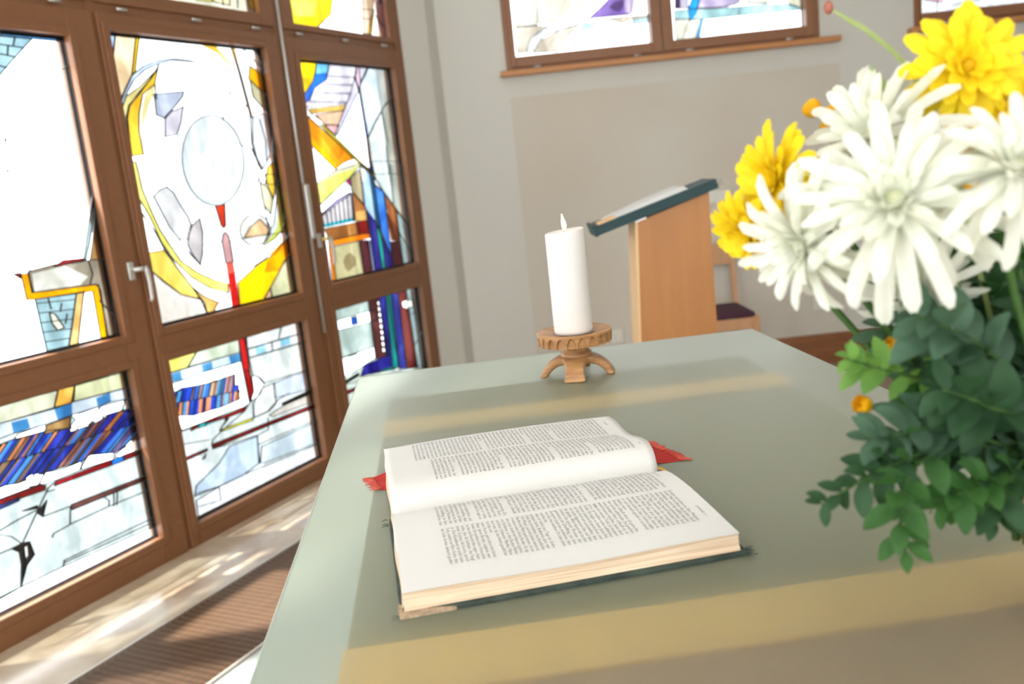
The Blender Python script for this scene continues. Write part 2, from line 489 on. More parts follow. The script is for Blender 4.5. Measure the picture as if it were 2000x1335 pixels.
 '1.693,.432 1.599,.443',
]),
'p2m':dict(rect=(2.458, 3.303, 0.917, 2.042),base='FFFFFF',polys=[
 ('a8c8f0',1,'2.472,2.052 2.512,2.051 2.504,2.019 2.48,1.953'),
 ('fbdcae',1,'2.514,2.051 2.609,2.046 2.556,1.894 2.48,1.798 2.475,1.932'),
 ('efbe00',1,'2.609,2.046 2.625,2.047 2.572,1.902 2.554,1.891'),
 ('cfe2fa',1,'2.474,1.775 2.505,1.826 2.553,1.887 2.615,1.927 2.699,1.953 2.771,1.964 2.842,1.964 2.908,1.957 2.815,1.957 2.769,1.957 2.69,1.938 2.623,1.913 2.561,1.873 2.515,1.821 2.484,1.77'),
 ('f4e69a',1,'2.484,1.77 2.506,1.807 2.579,1.846 2.679,1.916 2.647,1.882 2.575,1.828 2.515,1.771 2.496,1.725 2.483,1.589 2.475,1.605 2.476,1.725'),
 ('e6b830',1,'2.695,1.936 2.657,1.859 2.59,1.819 2.556,1.744 2.541,1.679 2.542,1.589 2.485,1.585 2.49,1.679 2.493,1.734 2.514,1.776 2.573,1.818 2.648,1.887'),
 ('fff2b0',0,'2.66,1.859 2.599,1.819 2.566,1.744 2.547,1.65 2.546,1.594 2.556,1.678 2.61,1.773 2.645,1.821'),
 ('c9d2e6',1,'2.645,1.821 2.802,1.836 2.792,1.815 2.749,1.78 2.674,1.728 2.639,1.74'),
 ('e4deea',1,'2.787,1.776 2.758,1.707 2.729,1.663 2.663,1.654 2.679,1.726 2.718,1.755'),
 ('e8f3f5',1,'3.09,1.562 3.082,1.517 3.064,1.475 3.037,1.437 3.004,1.406 2.967,1.382 2.926,1.368 2.885,1.363 2.845,1.368 2.809,1.382 2.778,1.405 2.754,1.434 2.737,1.469 2.728,1.507 2.728,1.547 2.736,1.588 2.751,1.627 2.775,1.663 2.804,1.694 2.839,1.718 2.878,1.735 2.918,1.743 2.958,1.742 2.996,1.731 3.03,1.71 3.058,1.682 3.078,1.646 3.089,1.605'),
 ('f2f8f9',0,'3.069,1.553 3.062,1.517 3.048,1.483 3.026,1.453 2.999,1.427 2.968,1.408 2.935,1.397 2.901,1.393 2.869,1.396 2.839,1.408 2.813,1.426 2.793,1.449 2.778,1.477 2.771,1.509 2.77,1.542 2.777,1.575 2.79,1.607 2.809,1.636 2.834,1.661 2.863,1.681 2.895,1.695 2.928,1.701 2.961,1.699 2.992,1.69 3.02,1.673 3.043,1.65 3.059,1.621 3.068,1.588'),
 ('ebf4f6',0,'3.039,1.547 3.034,1.52 3.023,1.494 3.007,1.471 2.987,1.451 2.963,1.437 2.938,1.428 2.912,1.424 2.887,1.427 2.864,1.436 2.845,1.449 2.829,1.467 2.818,1.489 2.812,1.513 2.812,1.539 2.817,1.564 2.827,1.589 2.842,1.611 2.861,1.631 2.883,1.646 2.907,1.656 2.933,1.66 2.958,1.659 2.982,1.652 3.003,1.639 3.02,1.621 3.032,1.599 3.039,1.574'),
 ('FFFFFF',0,'3.008,1.546 3.004,1.526 2.996,1.508 2.985,1.491 2.97,1.477 2.953,1.466 2.934,1.459 2.915,1.457 2.897,1.459 2.88,1.465 2.865,1.474 2.853,1.488 2.845,1.503 2.841,1.521 2.84,1.54 2.844,1.559 2.851,1.577 2.863,1.593 2.877,1.607 2.893,1.618 2.911,1.625 2.93,1.628 2.949,1.627 2.966,1.622 2.981,1.612 2.994,1.599 3.003,1.583 3.008,1.565'),
 ('f4f8f8',0,'2.968,1.557 2.966,1.547 2.962,1.536 2.956,1.527 2.949,1.519 2.94,1.514 2.931,1.51 2.921,1.508 2.912,1.509 2.904,1.512 2.896,1.518 2.89,1.525 2.886,1.534 2.884,1.544 2.884,1.554 2.886,1.564 2.89,1.574 2.895,1.583 2.903,1.591 2.911,1.597 2.92,1.601 2.93,1.603 2.939,1.602 2.947,1.599 2.955,1.594 2.961,1.586 2.965,1.578 2.968,1.568'),
 ('ffcc48',0,'2.897,2.044 3.015,2.046 3.137,1.919 3.104,1.939 3.03,2.001'),
 ('d8a020',1,'3.11,2.05 3.129,2.047 3.183,1.732 3.169,1.74 3.139,1.93'),
 ('dcd6b0',1,'3.256,2.054 3.34,2.049 3.344,1.736 3.275,1.763 3.205,1.826 3.202,1.901 3.256,1.86 3.323,1.813 3.332,1.907 3.298,1.971'),
 ('f5b800',1,'3.216,1.961 3.281,1.932 3.338,1.896 3.327,1.819 3.256,1.86 3.196,1.906'),
 ('ee9c10',0,'3.291,1.905 3.338,1.896 3.328,1.816 3.265,1.861'),
 ('eef2fa',1,'3.18,1.735 3.248,1.753 3.296,1.746 3.318,1.697 3.288,1.619 3.241,1.542 3.196,1.503 3.171,1.556 3.159,1.621'),
 ('e0c070',1,'3.314,1.68 3.344,1.663 3.342,1.428 3.283,1.431 3.275,1.564'),
 ('d8e4f4',1,'3.297,1.624 3.331,1.528 3.29,1.574'),
 ('eac440',1,'3.23,1.512 3.283,1.541 3.262,1.432 3.197,1.436'),
 ('e6c040',1,'3.206,1.482 3.284,1.478 3.239,1.365 3.215,1.42'),
 ('e8e4b8',1,'3.166,1.451 3.212,1.42 3.237,1.363 3.205,1.297 3.167,1.345'),
 ('cdd466',1,'3.276,1.462 3.325,1.414 3.328,1.344 3.274,1.228 3.214,1.189 3.134,1.164 3.125,1.17 3.213,1.257 3.259,1.367'),
 ('eef4f6',0,'3.257,1.378 3.258,1.31 3.232,1.233 3.135,1.167 3.125,1.17 3.213,1.257'),
 ('eac040',1,'3.313,1.343 3.331,1.211 3.253,1.212 3.283,1.25'),
 ('fdfaf0',1,'3.186,1.229 3.179,1.213 3.169,1.199 3.154,1.186 3.135,1.177 3.115,1.171 3.093,1.168 3.071,1.169 3.05,1.173 3.031,1.18 3.015,1.191 3.002,1.203 2.994,1.218 2.991,1.233 2.992,1.248 2.998,1.264 3.008,1.277 3.022,1.289 3.039,1.299 3.059,1.306 3.081,1.309 3.103,1.309 3.124,1.305 3.144,1.298 3.16,1.288 3.174,1.276 3.183,1.261 3.187,1.245'),
 ('f6cb98',1,'3.012,1.213 3.059,1.255 3.129,1.285 3.175,1.238 3.163,1.211'),
 ('dcdcdc',1,'2.553,1.426 2.595,1.452 2.628,1.46 2.66,1.434 2.68,1.39 2.715,1.33 2.722,1.299 2.69,1.24 2.644,1.246 2.605,1.3'),
 ('d4cccc',1,'2.728,1.297 2.774,1.32 2.778,1.263 2.757,1.172 2.734,1.129 2.696,1.185 2.684,1.222 2.702,1.265'),
 ('f0e670',1,'2.482,1.562 2.499,1.562 2.504,1.515 2.506,1.458 2.533,1.365 2.559,1.29 2.595,1.227 2.637,1.157 2.711,1.101 2.791,1.058 2.872,1.027 2.866,.991 2.769,1.024 2.674,1.086 2.6,1.167 2.554,1.242 2.518,1.352 2.481,1.426'),
 ('ecd060',1,'2.477,1.212 2.56,1.212 2.617,1.124 2.671,1.045 2.701,.992 2.607,1.025 2.532,1.087 2.477,1.144'),
 ('e8b860',1,'2.671,1.045 2.722,1 2.799,.958 2.761,.924 2.727,.928 2.722,.969'),
 ('f8efe4',1,'2.479,1.139 2.538,1.086 2.607,1.025 2.705,.987 2.726,.926 2.474,.926 2.482,1.085'),
 ('cf3a1c',1,'2.871,1.365 2.928,1.364 2.913,1.275 2.899,1.266 2.887,1.278'),
 ('eab4b4',1,'2.876,1.213 2.888,1.241 2.903,1.25 2.921,1.232 2.924,1.199 2.924,1.116 2.877,1.119'),
 ('e06858',0,'2.877,1.119 2.924,1.116 2.924,1.07 2.877,1.07'),
 ('d22018',0,'2.877,1.07 2.924,1.07 2.92,.915 2.872,.918'),
 ('ffd400',1,'2.93,1.023 3.067,1.083 3.199,1.122 3.3,1.191 3.346,1.198 3.339,1.128 3.249,1.081 3.174,1.011 3.062,.918 2.919,.921'),
 ('ee9a00',0,'3.167,1.126 3.3,1.191 3.346,1.198 3.339,1.128 3.249,1.081 3.196,1.037 3.099,1.045'),
 ('dcdcae',1,'3.247,1.073 3.329,1.124 3.354,.918 3.128,.92 3.128,.972 3.179,1.016'),
 ('ecc49a',1,'3.066,.917 3.127,.97 3.132,.92'),
],lines=[
 '3.166,2.047 3.294,1.954 3.346,1.929',
 '3.22,2.051 3.318,1.988',
 '3.131,1.893 3.067,1.844 3.016,1.78 3,1.723',
 '3.063,1.841 3.166,1.776',
 '3.166,1.74 3.151,1.621 3.172,1.523 3.192,1.503',
 '3.227,1.729 3.245,1.631 3.233,1.543',
 '3.077,1.62 3.145,1.597 3.184,1.506',
 '3.184,1.506 3.145,1.439',
 '2.589,1.6 2.644,1.623 2.748,1.663',
 '2.653,1.802 2.66,1.859',
 '2.485,1.584 2.563,1.591',
 '3.039,1.374 3.109,1.374 3.152,1.352 3.129,1.321',
 '3.051,1.36 3.124,1.332',
 '3.166,1.484 3.164,1.384 3.176,1.278 3.173,1.233',
 '2.477,1.379 2.533,1.283 2.561,1.215 2.617,1.124',
 '2.769,1.209 2.872,1.211',
 '2.926,1.207 3.018,1.21 3.153,1.21 3.321,1.207',
 '2.734,1.128 2.786,1.098 2.874,1.075',
 '2.925,1.07 3.043,1.081 3.13,1.108 3.228,1.176',
 '2.799,.958 2.866,.991',
 '2.644,1.246 2.686,1.183 2.734,1.128',
 '3.304,1.109 3.318,.918',
 '3.325,1.124 3.336,.918',
 '3.3,1.191 3.31,1.138',
]),
'p2l':dict(rect=(2.458, 3.315, 0.095, 0.785),base='e9f3f1',polys=[
 ('dfd462',1,'2.472,.788 2.647,.79 2.573,.728 2.479,.728'),
 ('d3dfc6',1,'2.647,.79 2.88,.788 2.875,.723 2.576,.729'),
 ('dceefa',1,'2.482,.726 2.875,.723 2.873,.682 2.792,.685 2.659,.687 2.538,.682 2.48,.684'),
 ('4f9ad0',0,'2.484,.721 2.535,.722 2.536,.684 2.483,.689'),
 ('4f9ad0',0,'2.647,.72 2.709,.72 2.705,.686 2.649,.685'),
 ('4f9ad0',0,'2.807,.72 2.874,.72 2.87,.685 2.809,.685'),
 ('FFFFFF',1,'2.479,.683 2.538,.681 2.659,.687 2.792,.683 2.872,.682 2.881,.49 2.841,.483 2.754,.487 2.639,.485 2.488,.485 2.479,.54 2.478,.656'),
 ('2a48c8',1,'2.482,.645 2.526,.653 2.617,.641 2.686,.633 2.781,.637 2.824,.637 2.813,.587 2.833,.587 2.828,.521 2.713,.517 2.661,.521 2.559,.526 2.485,.547'),
 ('60b0f0',1,'2.478,.602 2.504,.598 2.529,.644 2.502,.645'),
 ('2038b0',0,'2.504,.598 2.53,.595 2.556,.643 2.529,.644'),
 ('1e48d0',0,'2.53,.595 2.556,.591 2.584,.642 2.556,.643'),
 ('b08898',1,'2.556,.591 2.569,.589 2.596,.642 2.584,.642'),
 ('2a58d8',0,'2.569,.589 2.581,.587 2.609,.641 2.596,.642'),
 ('3a80e0',0,'2.581,.587 2.594,.586 2.622,.641 2.609,.641'),
 ('b08898',1,'2.594,.586 2.615,.584 2.644,.64 2.622,.641'),
 ('7ab8f0',0,'2.615,.584 2.628,.583 2.657,.64 2.644,.64'),
 ('3a80e0',0,'2.628,.583 2.656,.58 2.686,.639 2.657,.64'),
 ('f4c8a0',1,'2.656,.58 2.684,.577 2.715,.638 2.686,.639'),
 ('f4c8a0',0,'2.684,.577 2.698,.576 2.728,.638 2.715,.638'),
 ('60b0f0',0,'2.698,.576 2.72,.573 2.751,.638 2.728,.638'),
 ('7ab8f0',1,'2.72,.573 2.733,.572 2.765,.637 2.751,.638'),
 ('3a80e0',0,'2.733,.572 2.747,.57 2.779,.637 2.765,.637'),
 ('e89868',0,'2.747,.57 2.76,.569 2.793,.637 2.779,.637'),
 ('b08898',1,'2.76,.569 2.79,.565 2.823,.635 2.793,.637'),
 ('f0a068',0,'2.79,.565 2.793,.565 2.825,.631 2.823,.635'),
 ('e89868',1,'2.481,.548 2.501,.542 2.521,.596 2.499,.599'),
 ('60b0f0',0,'2.501,.542 2.522,.536 2.542,.593 2.521,.596'),
 ('f0a068',0,'2.522,.536 2.535,.533 2.555,.591 2.542,.593'),
 ('2a58d8',1,'2.535,.533 2.562,.526 2.584,.587 2.555,.591'),
 ('1e48d0',0,'2.562,.526 2.585,.524 2.606,.585 2.584,.587'),
 ('e89868',0,'2.585,.524 2.607,.523 2.629,.583 2.606,.585'),
 ('2038b0',1,'2.607,.523 2.621,.522 2.642,.581 2.629,.583'),
 ('e89868',0,'2.621,.522 2.651,.52 2.672,.579 2.642,.581'),
 ('2a58d8',0,'2.651,.52 2.682,.519 2.703,.575 2.672,.579'),
 ('7ab8f0',1,'2.682,.519 2.713,.517 2.733,.572 2.703,.575'),
 ('b08898',0,'2.713,.517 2.728,.517 2.748,.57 2.733,.572'),
 ('7ab8f0',0,'2.728,.517 2.76,.518 2.779,.567 2.748,.57'),
 ('f0a068',1,'2.76,.518 2.775,.519 2.794,.565 2.779,.567'),
 ('2a58d8',0,'2.775,.519 2.79,.519 2.808,.563 2.794,.565'),
 ('f0a068',0,'2.79,.519 2.805,.52 2.823,.562 2.808,.563'),
 ('e89868',1,'2.805,.52 2.819,.52 2.837,.56 2.823,.562'),
 ('c41818',1,'2.88,.794 2.919,.791 2.915,.635 2.877,.641'),
 ('9c1212',1,'2.877,.641 2.915,.635 2.919,.53 2.884,.494'),
 ('8e1414',1,'2.539,.48 2.577,.481 2.575,.471 2.533,.468'),
 ('8e1414',1,'2.621,.485 2.718,.479 2.867,.479 2.844,.463 2.722,.464 2.619,.474'),
 ('20b0b0',1,'2.577,.481 2.62,.479 2.617,.465 2.574,.468'),
 ('20b0b0',0,'2.619,.474 2.723,.468 2.715,.465 2.617,.465'),
 ('f2f8f4',1,'2.93,.794 3.318,.79 3.317,.723 3.142,.726 2.923,.728'),
 ('eef4f6',1,'2.925,.725 3.316,.721 3.313,.681 2.924,.687'),
 ('a4dcf2',0,'2.973,.725 3.04,.723 3.039,.683 2.972,.688'),
 ('98d4f0',0,'3.137,.721 3.206,.72 3.202,.688 3.138,.69'),
 ('e4ece8',1,'2.923,.685 3.311,.675 3.339,.669 3.34,.54 3.134,.548 2.994,.552 2.971,.584 2.929,.599'),
 ('a8c8c8',1,'3.318,.79 3.355,.786 3.346,.668 3.341,.531 3.344,.367 3.347,.283 3.348,.17 3.359,.076 3.339,.167 3.338,.67'),
 ('1050b0',1,'3.317,.723 3.345,.722 3.343,.685 3.315,.685'),
 ('FFFFFF',1,'2.923,.601 2.951,.594 2.987,.551 2.955,.513 2.89,.492 2.921,.537'),
 ('d2deee',1,'3.056,.537 3.165,.54 3.343,.533 3.346,.442 3.146,.458 3.046,.469'),
 ('f4f8f4',1,'2.967,.534 3.052,.538 3.048,.443 2.995,.42 2.896,.417 2.904,.481'),
 ('080808',1,'3.084,.432 3.352,.444 3.353,.426 3.089,.42'),
 ('dcd4ca',1,'3.088,.418 3.35,.422 3.344,.378 3.01,.388 2.99,.402'),
 ('6e1c1c',1,'2.48,.371 2.601,.37 2.6,.36 2.49,.357'),
 ('6e1c1c',1,'2.629,.379 2.976,.373 3.343,.366 3.345,.345 2.98,.355 2.631,.359'),
 ('d4cc30',1,'2.686,.425 2.885,.42 2.886,.408 2.687,.416'),
 ('101010',1,'2.69,.428 2.746,.458 2.734,.465 2.718,.448'),
 ('101010',1,'2.567,.334 2.59,.351 2.58,.334'),
 ('c6daee',1,'2.511,.238 2.652,.288 2.724,.339 2.897,.331 2.883,.209 2.78,.191 2.63,.192 2.493,.197'),
 ('d4e4ee',1,'2.912,.277 3.334,.279 3.337,.171 2.914,.198 2.889,.206'),
 ('f4f9ff',1,'2.492,.076 2.498,.179 2.629,.189 2.78,.191 3.341,.164 3.352,.069 2.489,.064'),
],lines=[
 '2.484,.601 2.591,.586 2.674,.578 2.837,.56',
 '3.172,.788 3.152,.77 3.131,.731',
 '3.082,.722 3.078,.688',
 '2.884,.494 2.848,.463 2.705,.421 2.639,.396 2.629,.379',
 '2.903,.481 2.892,.418 2.987,.422 3.065,.455 3.139,.463',
 '2.98,.392 2.972,.339 2.899,.335 2.881,.219',
 '2.897,.292 3.348,.289',
 '2.487,.481 2.536,.479',
 '2.481,.427 2.621,.402',
 '2.631,.358 2.899,.335',
 '2.63,.192 2.626,.13 2.508,.148',
 '2.897,.331 2.878,.205',
 '2.498,.206 2.63,.192',
]),
'p3m':dict(rect=(3.53, 4.335, 0.923, 2.01),base='FFFFFF',polys=[
 ('ffd400',1,'3.531,2.021 3.705,2.023 3.674,1.951 3.643,1.91 3.583,1.86 3.542,1.836 3.54,1.927'),
 ('f0c000',0,'3.54,1.927 3.659,1.93 3.591,1.864 3.542,1.836'),
 ('1462e2',1,'3.705,2.023 3.807,2.025 3.773,1.956 3.754,1.924 3.651,1.88 3.602,1.821 3.549,1.802 3.539,1.815 3.566,1.846 3.643,1.91 3.67,1.951'),
 ('70c8ff',0,'3.705,2.023 3.807,2.025 3.775,1.96 3.673,1.949'),
 ('f4f0f8',1,'3.807,2.025 4.031,2.02 3.993,1.943 3.949,1.872 3.895,1.81 3.58,1.783 3.549,1.802 3.602,1.821 3.651,1.88 3.754,1.924'),
 ('a9a0b4',0,'3.77,1.946 4.006,1.953 4.003,1.941 3.761,1.936'),
 ('a9a0b4',0,'3.75,1.906 3.974,1.912 3.971,1.899 3.741,1.896'),
 ('a9a0b4',0,'3.668,1.863 3.948,1.868 3.945,1.856 3.659,1.853'),
 ('a9a0b4',0,'3.602,1.819 3.91,1.822 3.907,1.81 3.592,1.809'),
 ('d0a850',1,'3.578,1.777 3.888,1.805 3.864,1.776 3.594,1.754'),
 ('d4a888',1,'3.628,1.751 3.864,1.774 3.801,1.702 3.69,1.706'),
 ('dda0a0',1,'3.686,1.702 3.808,1.7 3.761,1.654 3.708,1.688'),
 ('e0dcf2',1,'3.998,1.948 4.015,1.874 3.791,1.656 3.765,1.645 3.801,1.702 3.895,1.81 3.949,1.872'),
 ('eac4e0',1,'4.029,2.02 4.051,2.019 4.038,1.903 4.019,1.892 4.008,1.939'),
 ('e8e4f0',1,'4.051,2.019 4.138,2.017 4.041,1.922'),
 ('dff0fa',1,'4.152,2.022 4.349,2.024 4.34,1.864 4.258,1.822 4.13,1.722 4.047,1.64 4.032,1.884 4.033,1.903'),
 ('3040c0',1,'4.022,1.893 4.03,1.874 4.044,1.64 4.029,1.635 4.018,1.855'),
 ('a05030',1,'4.029,1.635 4.047,1.64 4.04,1.489 4.025,1.49'),
 ('2828a0',1,'4.025,1.49 4.042,1.489 4.048,1.443 4.025,1.444'),
 ('e2eeec',1,'4.335,1.864 4.347,1.429 4.047,1.443 4.048,1.635 4.181,1.757 4.258,1.822'),
 ('FFFFFF',1,'3.582,1.748 3.607,1.751 3.678,1.716 3.669,1.701 3.638,1.701 3.586,1.735'),
 ('ec9c14',1,'3.54,1.761 3.589,1.731 3.833,1.572 3.89,1.528 3.804,1.512 3.728,1.481 3.534,1.628'),
 ('ffb400',0,'3.54,1.672 3.741,1.503 3.728,1.481 3.536,1.628'),
 ('da7c08',0,'3.626,1.68 3.686,1.657 3.833,1.57 3.761,1.526'),
 ('c8b010',1,'3.653,1.702 3.683,1.702 3.784,1.629 3.892,1.552 4.045,1.448 4.019,1.444 3.833,1.572'),
 ('e2e272',1,'3.533,1.405 3.72,1.474 3.905,1.5 3.954,1.5 3.834,1.433 3.773,1.408 3.542,1.304 3.535,1.337'),
 ('f8f6d4',0,'3.534,1.409 3.721,1.48 3.906,1.507 3.954,1.503 3.867,1.475 3.724,1.458'),
 ('FFFFFF',1,'3.541,1.3 3.773,1.408 3.793,1.407 3.845,1.362 3.809,1.359 3.702,1.33 3.547,1.263'),
 ('c8b4ec',1,'3.541,1.254 3.677,1.318 3.809,1.358 3.828,1.354 3.698,1.311 3.591,1.269'),
 ('e040a0',1,'3.799,1.417 3.839,1.434 3.837,1.387'),
 ('c4b48c',1,'3.842,1.434 3.936,1.477 3.93,1.288 3.841,1.363'),
 ('d8d2d4',1,'3.539,1.246 3.698,1.311 3.831,1.351 3.828,1.211 3.606,1.203 3.54,1.203'),
 ('30b4c8',0,'3.58,1.22 3.829,1.23 3.828,1.211 3.606,1.203 3.576,1.202'),
 ('c07840',1,'3.841,1.36 3.939,1.274 3.938,1.205 3.834,1.209'),
 ('d8a860',0,'3.849,1.257 3.94,1.259 3.938,1.206 3.838,1.21'),
 ('8a5020',1,'3.575,1.197 3.841,1.204 3.845,1.139 3.594,1.135'),
 ('bf8040',0,'3.765,1.201 3.841,1.204 3.843,1.142 3.759,1.141'),
 ('8a1414',1,'3.844,1.205 3.94,1.205 3.942,1.132 3.845,1.139'),
 ('f08000',1,'3.589,1.131 3.854,1.137 3.946,1.133 3.942,1.11 3.839,1.107 3.59,1.103'),
 ('f08a00',1,'3.586,1.102 3.613,1.099 3.607,.919 3.578,.919'),
 ('c4bc8c',1,'3.613,1.099 3.842,1.103 3.844,.922 3.607,.919'),
 ('8e7e54',0,'3.684,1.017 3.714,1.046 3.755,1.055 3.795,1.021 3.787,.984 3.718,.96 3.692,.982'),
 ('55202a',1,'3.846,1.106 3.925,1.101 3.927,.917 3.844,.922'),
 ('9aa0c8',1,'3.92,1.099 3.945,1.097 3.948,.917 3.922,.918'),
 ('a8ccf4',1,'3.935,1.489 4.015,1.459 4.017,1.183 3.934,1.269 3.94,1.405'),
 ('f4f8ff',0,'3.935,1.489 3.987,1.465 3.967,1.413 3.94,1.405'),
 ('26227e',1,'3.944,1.259 4.017,1.181 4.119,.979 4.126,.922 3.948,.917 3.948,1.111'),
 ('104868',1,'4.014,1.457 4.049,1.423 4.047,1.148 4.016,1.156'),
 ('089080',1,'4.013,1.154 4.047,1.15 4.048,.915 4.017,.914'),
 ('3a80e8',1,'4.045,1.385 4.123,1.341 4.122,.983 4.051,1.139'),
 ('f0f4fc',1,'4.044,1.419 4.083,1.402 4.123,1.347 4.054,1.386'),
 ('b86e3a',1,'4.129,1.334 4.226,1.236 4.213,1.061 4.184,1.064 4.137,1.212'),
 ('8a4a28',0,'4.124,1.234 4.224,1.122 4.213,1.061 4.132,1.074'),
 ('501c24',1,'4.131,1.07 4.213,1.061 4.22,.916 4.117,.923'),
 ('9c8820',1,'3.946,1.503 3.963,1.502 4.03,1.468 4.07,1.418 4.053,1.421 4.01,1.457'),
 ('dfeef0',1,'4.05,1.511 4.35,1.501 4.35,1.125 4.29,1.178 4.223,1.233 4.123,1.346 4.063,1.419'),
 ('b8dcec',1,'4.223,1.231 4.336,1.127 4.359,.911 4.225,.917'),
],lines=[
 '4.206,1.772 4.227,1.613 4.205,1.583 4.197,1.436',
 '4.296,1.833 4.305,1.753 4.305,1.431',
 '4.235,1.802 4.28,1.823',
 '3.571,1.259 3.575,1.204',
 '3.607,1.273 3.607,1.204',
 '3.643,1.287 3.641,1.205',
 '3.68,1.301 3.675,1.206',
 '3.717,1.314 3.71,1.207',
 '3.754,1.325 3.745,1.208',
 '3.792,1.336 3.78,1.209',
 '3.83,1.348 3.816,1.21',
 '4.216,1.123 4.273,1.044 4.352,.922',
 '4.123,1.346 4.336,1.127 4.349,1.12',
 '4.218,1.491 4.209,1.329 4.205,1.273',
 '4.319,1.487 4.323,1.133',
 '4.317,1.129 4.321,1.001',
]),
'p3l':dict(rect=(3.53, 4.335, 0.1, 0.79),base='d6e2da',polys=[
 ('bcd0c8',1,'3.547,.79 3.854,.784 3.853,.533 3.56,.538'),
 ('FFFFFF',1,'3.546,.73 3.912,.727 3.913,.668 3.553,.683'),
 ('1858c0',1,'3.686,.724 3.733,.723 3.735,.682 3.684,.684'),
 ('1858c0',1,'3.849,.725 3.915,.726 3.913,.669 3.851,.673'),
 ('1858c0',1,'3.545,.727 3.568,.726 3.568,.683 3.548,.683'),
 ('FFFFFF',1,'3.559,.533 3.853,.533 3.854,.473 3.552,.435'),
 ('101010',1,'3.616,.536 3.683,.537 3.694,.527 3.62,.529'),
 ('4a2020',1,'3.849,.785 3.948,.785 3.966,.456 3.846,.466'),
 ('FFFFFF',0,'3.934,.763 3.949,.763 3.951,.745 3.936,.746'),
 ('FFFFFF',0,'3.933,.732 3.947,.731 3.949,.713 3.935,.714'),
 ('FFFFFF',0,'3.931,.7 3.946,.699 3.948,.681 3.933,.682'),
 ('FFFFFF',0,'3.93,.668 3.944,.667 3.946,.649 3.932,.65'),
 ('FFFFFF',0,'3.928,.636 3.943,.635 3.944,.617 3.93,.618'),
 ('FFFFFF',0,'3.927,.604 3.941,.602 3.943,.585 3.929,.586'),
 ('FFFFFF',0,'3.925,.572 3.94,.57 3.941,.553 3.927,.554'),
 ('FFFFFF',0,'3.924,.539 3.938,.538 3.94,.52 3.925,.522'),
 ('FFFFFF',0,'3.922,.507 3.936,.506 3.938,.488 3.924,.489'),
 ('1c1c78',1,'3.948,.785 4.037,.787 4.048,.375 3.693,.406 3.738,.458 3.949,.46'),
 ('108888',1,'4.016,.787 4.065,.782 4.054,.374 3.992,.371 3.747,.402 3.99,.389'),
 ('283088',1,'4.066,.785 4.135,.779 4.126,.347 4.054,.359'),
 ('6a2824',1,'4.136,.783 4.219,.778 4.235,.325 4.125,.344'),
 ('b8dcec',1,'4.22,.783 4.356,.779 4.374,.297 4.233,.316'),
 ('FFFFFF',1,'4.162,.722 4.207,.727 4.262,.713 4.264,.681 4.196,.679 4.162,.696'),
 ('101010',1,'3.547,.415 3.685,.429 3.681,.414 3.549,.398'),
 ('6a1c1c',1,'3.551,.365 3.643,.362 3.626,.345 3.552,.344'),
],lines=[
 '4.267,.775 4.291,.307',
 '4.22,.641 4.366,.632',
 '4.224,.451 4.353,.533',
 '3.546,.399 4.855,.272',
 '3.544,.277 4.81,.08',
 '3.532,.166 4.774,-.073',
]),
'p1u':dict(rect=(1.43, 2.28, 2.19, 2.98),base='f4f0d8',polys=[
],lines=[
 '2.073,2.143 2.274,2.151 2.593,2.46',
 '2.265,2.571 2.291,2.225 2.395,2.203',
]),
'p2u':dict(rect=(2.458, 3.303, 2.19, 2.98),base='f4f0d8',polys=[
 ('f2e23a',1,'2.97,2.342 3.063,2.355 3.048,2.217 2.955,2.212'),
 ('e8d040',1,'3.263,2.384 3.333,2.395 3.317,2.208 3.275,2.215'),
 ('fff4c0',1,'3.074,2.335 3.172,2.349 3.149,2.212 3.051,2.218'),
],lines=[
 '3.123,2.342 3.108,2.208',
 '3.223,2.356 3.197,2.206',
 '2.953,2.528 3.428,2.502',
 '2.844,2.354 3.398,2.369',
]),
'p3u':dict(rect=(3.53, 4.335, 2.17, 2.98),base='FFFFFF',polys=[
 ('ffdc10',1,'3.464,2.343 3.874,2.397 3.896,2.322 3.862,2.247 3.739,2.174 3.479,2.165'),
 ('fff060',0,'3.563,2.283 3.769,2.307 3.73,2.227 3.586,2.212'),
 ('ecccae',1,'4.169,2.447 4.305,2.465 4.188,2.179 4.127,2.18'),
 ('e6c4e4',1,'4.288,2.367 4.336,2.373 4.34,2.171 4.303,2.179 4.274,2.27'),
 ('2060d0',1,'4.321,2.435 4.351,2.439 4.343,2.355 4.313,2.351'),
 ('f0b800',1,'4.207,2.263 4.256,2.316 4.2,2.18 4.172,2.181'),
],lines=[
 '3.896,2.322 3.862,2.247 3.75,2.178',
 '4.141,2.304 4.241,2.311',
 '4.13,2.256 4.214,2.258',
 '4.258,2.284 4.338,2.228',
]),
'b1':dict(rect=(0.2, 1.0, 2.03, 2.8),base='FFFFFF',polys=[
 ('eef0e0',1,'.268,2.81 .397,2.797 .349,2.205 .219,2.209'),
 ('fbf6e0',1,'.378,2.496 .65,2.519 .622,2.307 .57,2.235 .458,2.21 .35,2.216'),
 ('dacfba',1,'.219,2.206 .348,2.201 .413,2.189 .304,2.137 .265,2.057 .213,2.058'),
 ('dacfba',1,'.306,2.051 .362,2.121 .464,2.157 .598,2.185 .533,2.135 .453,2.043'),
 ('fafcff',1,'.268,2.052 .298,2.133 .379,2.182 .513,2.21 .615,2.199 .614,2.189 .481,2.166 .375,2.135 .307,2.058'),
 ('7a5cb0',1,'.649,2.211 .707,2.252 .771,2.302 .82,2.359 .905,2.34 .907,2.237 .894,2.207'),
 ('4a2c70',0,'.773,2.261 .819,2.292 .868,2.292 .859,2.247 .825,2.23'),
 ('cdb8e0',0,'.871,2.323 .941,2.316 .911,2.21 .868,2.22'),
 ('ddd3c0',1,'.648,2.204 .997,2.196 1.001,2.183 .908,2.182 .852,2.163 .778,2.19 .626,2.196'),
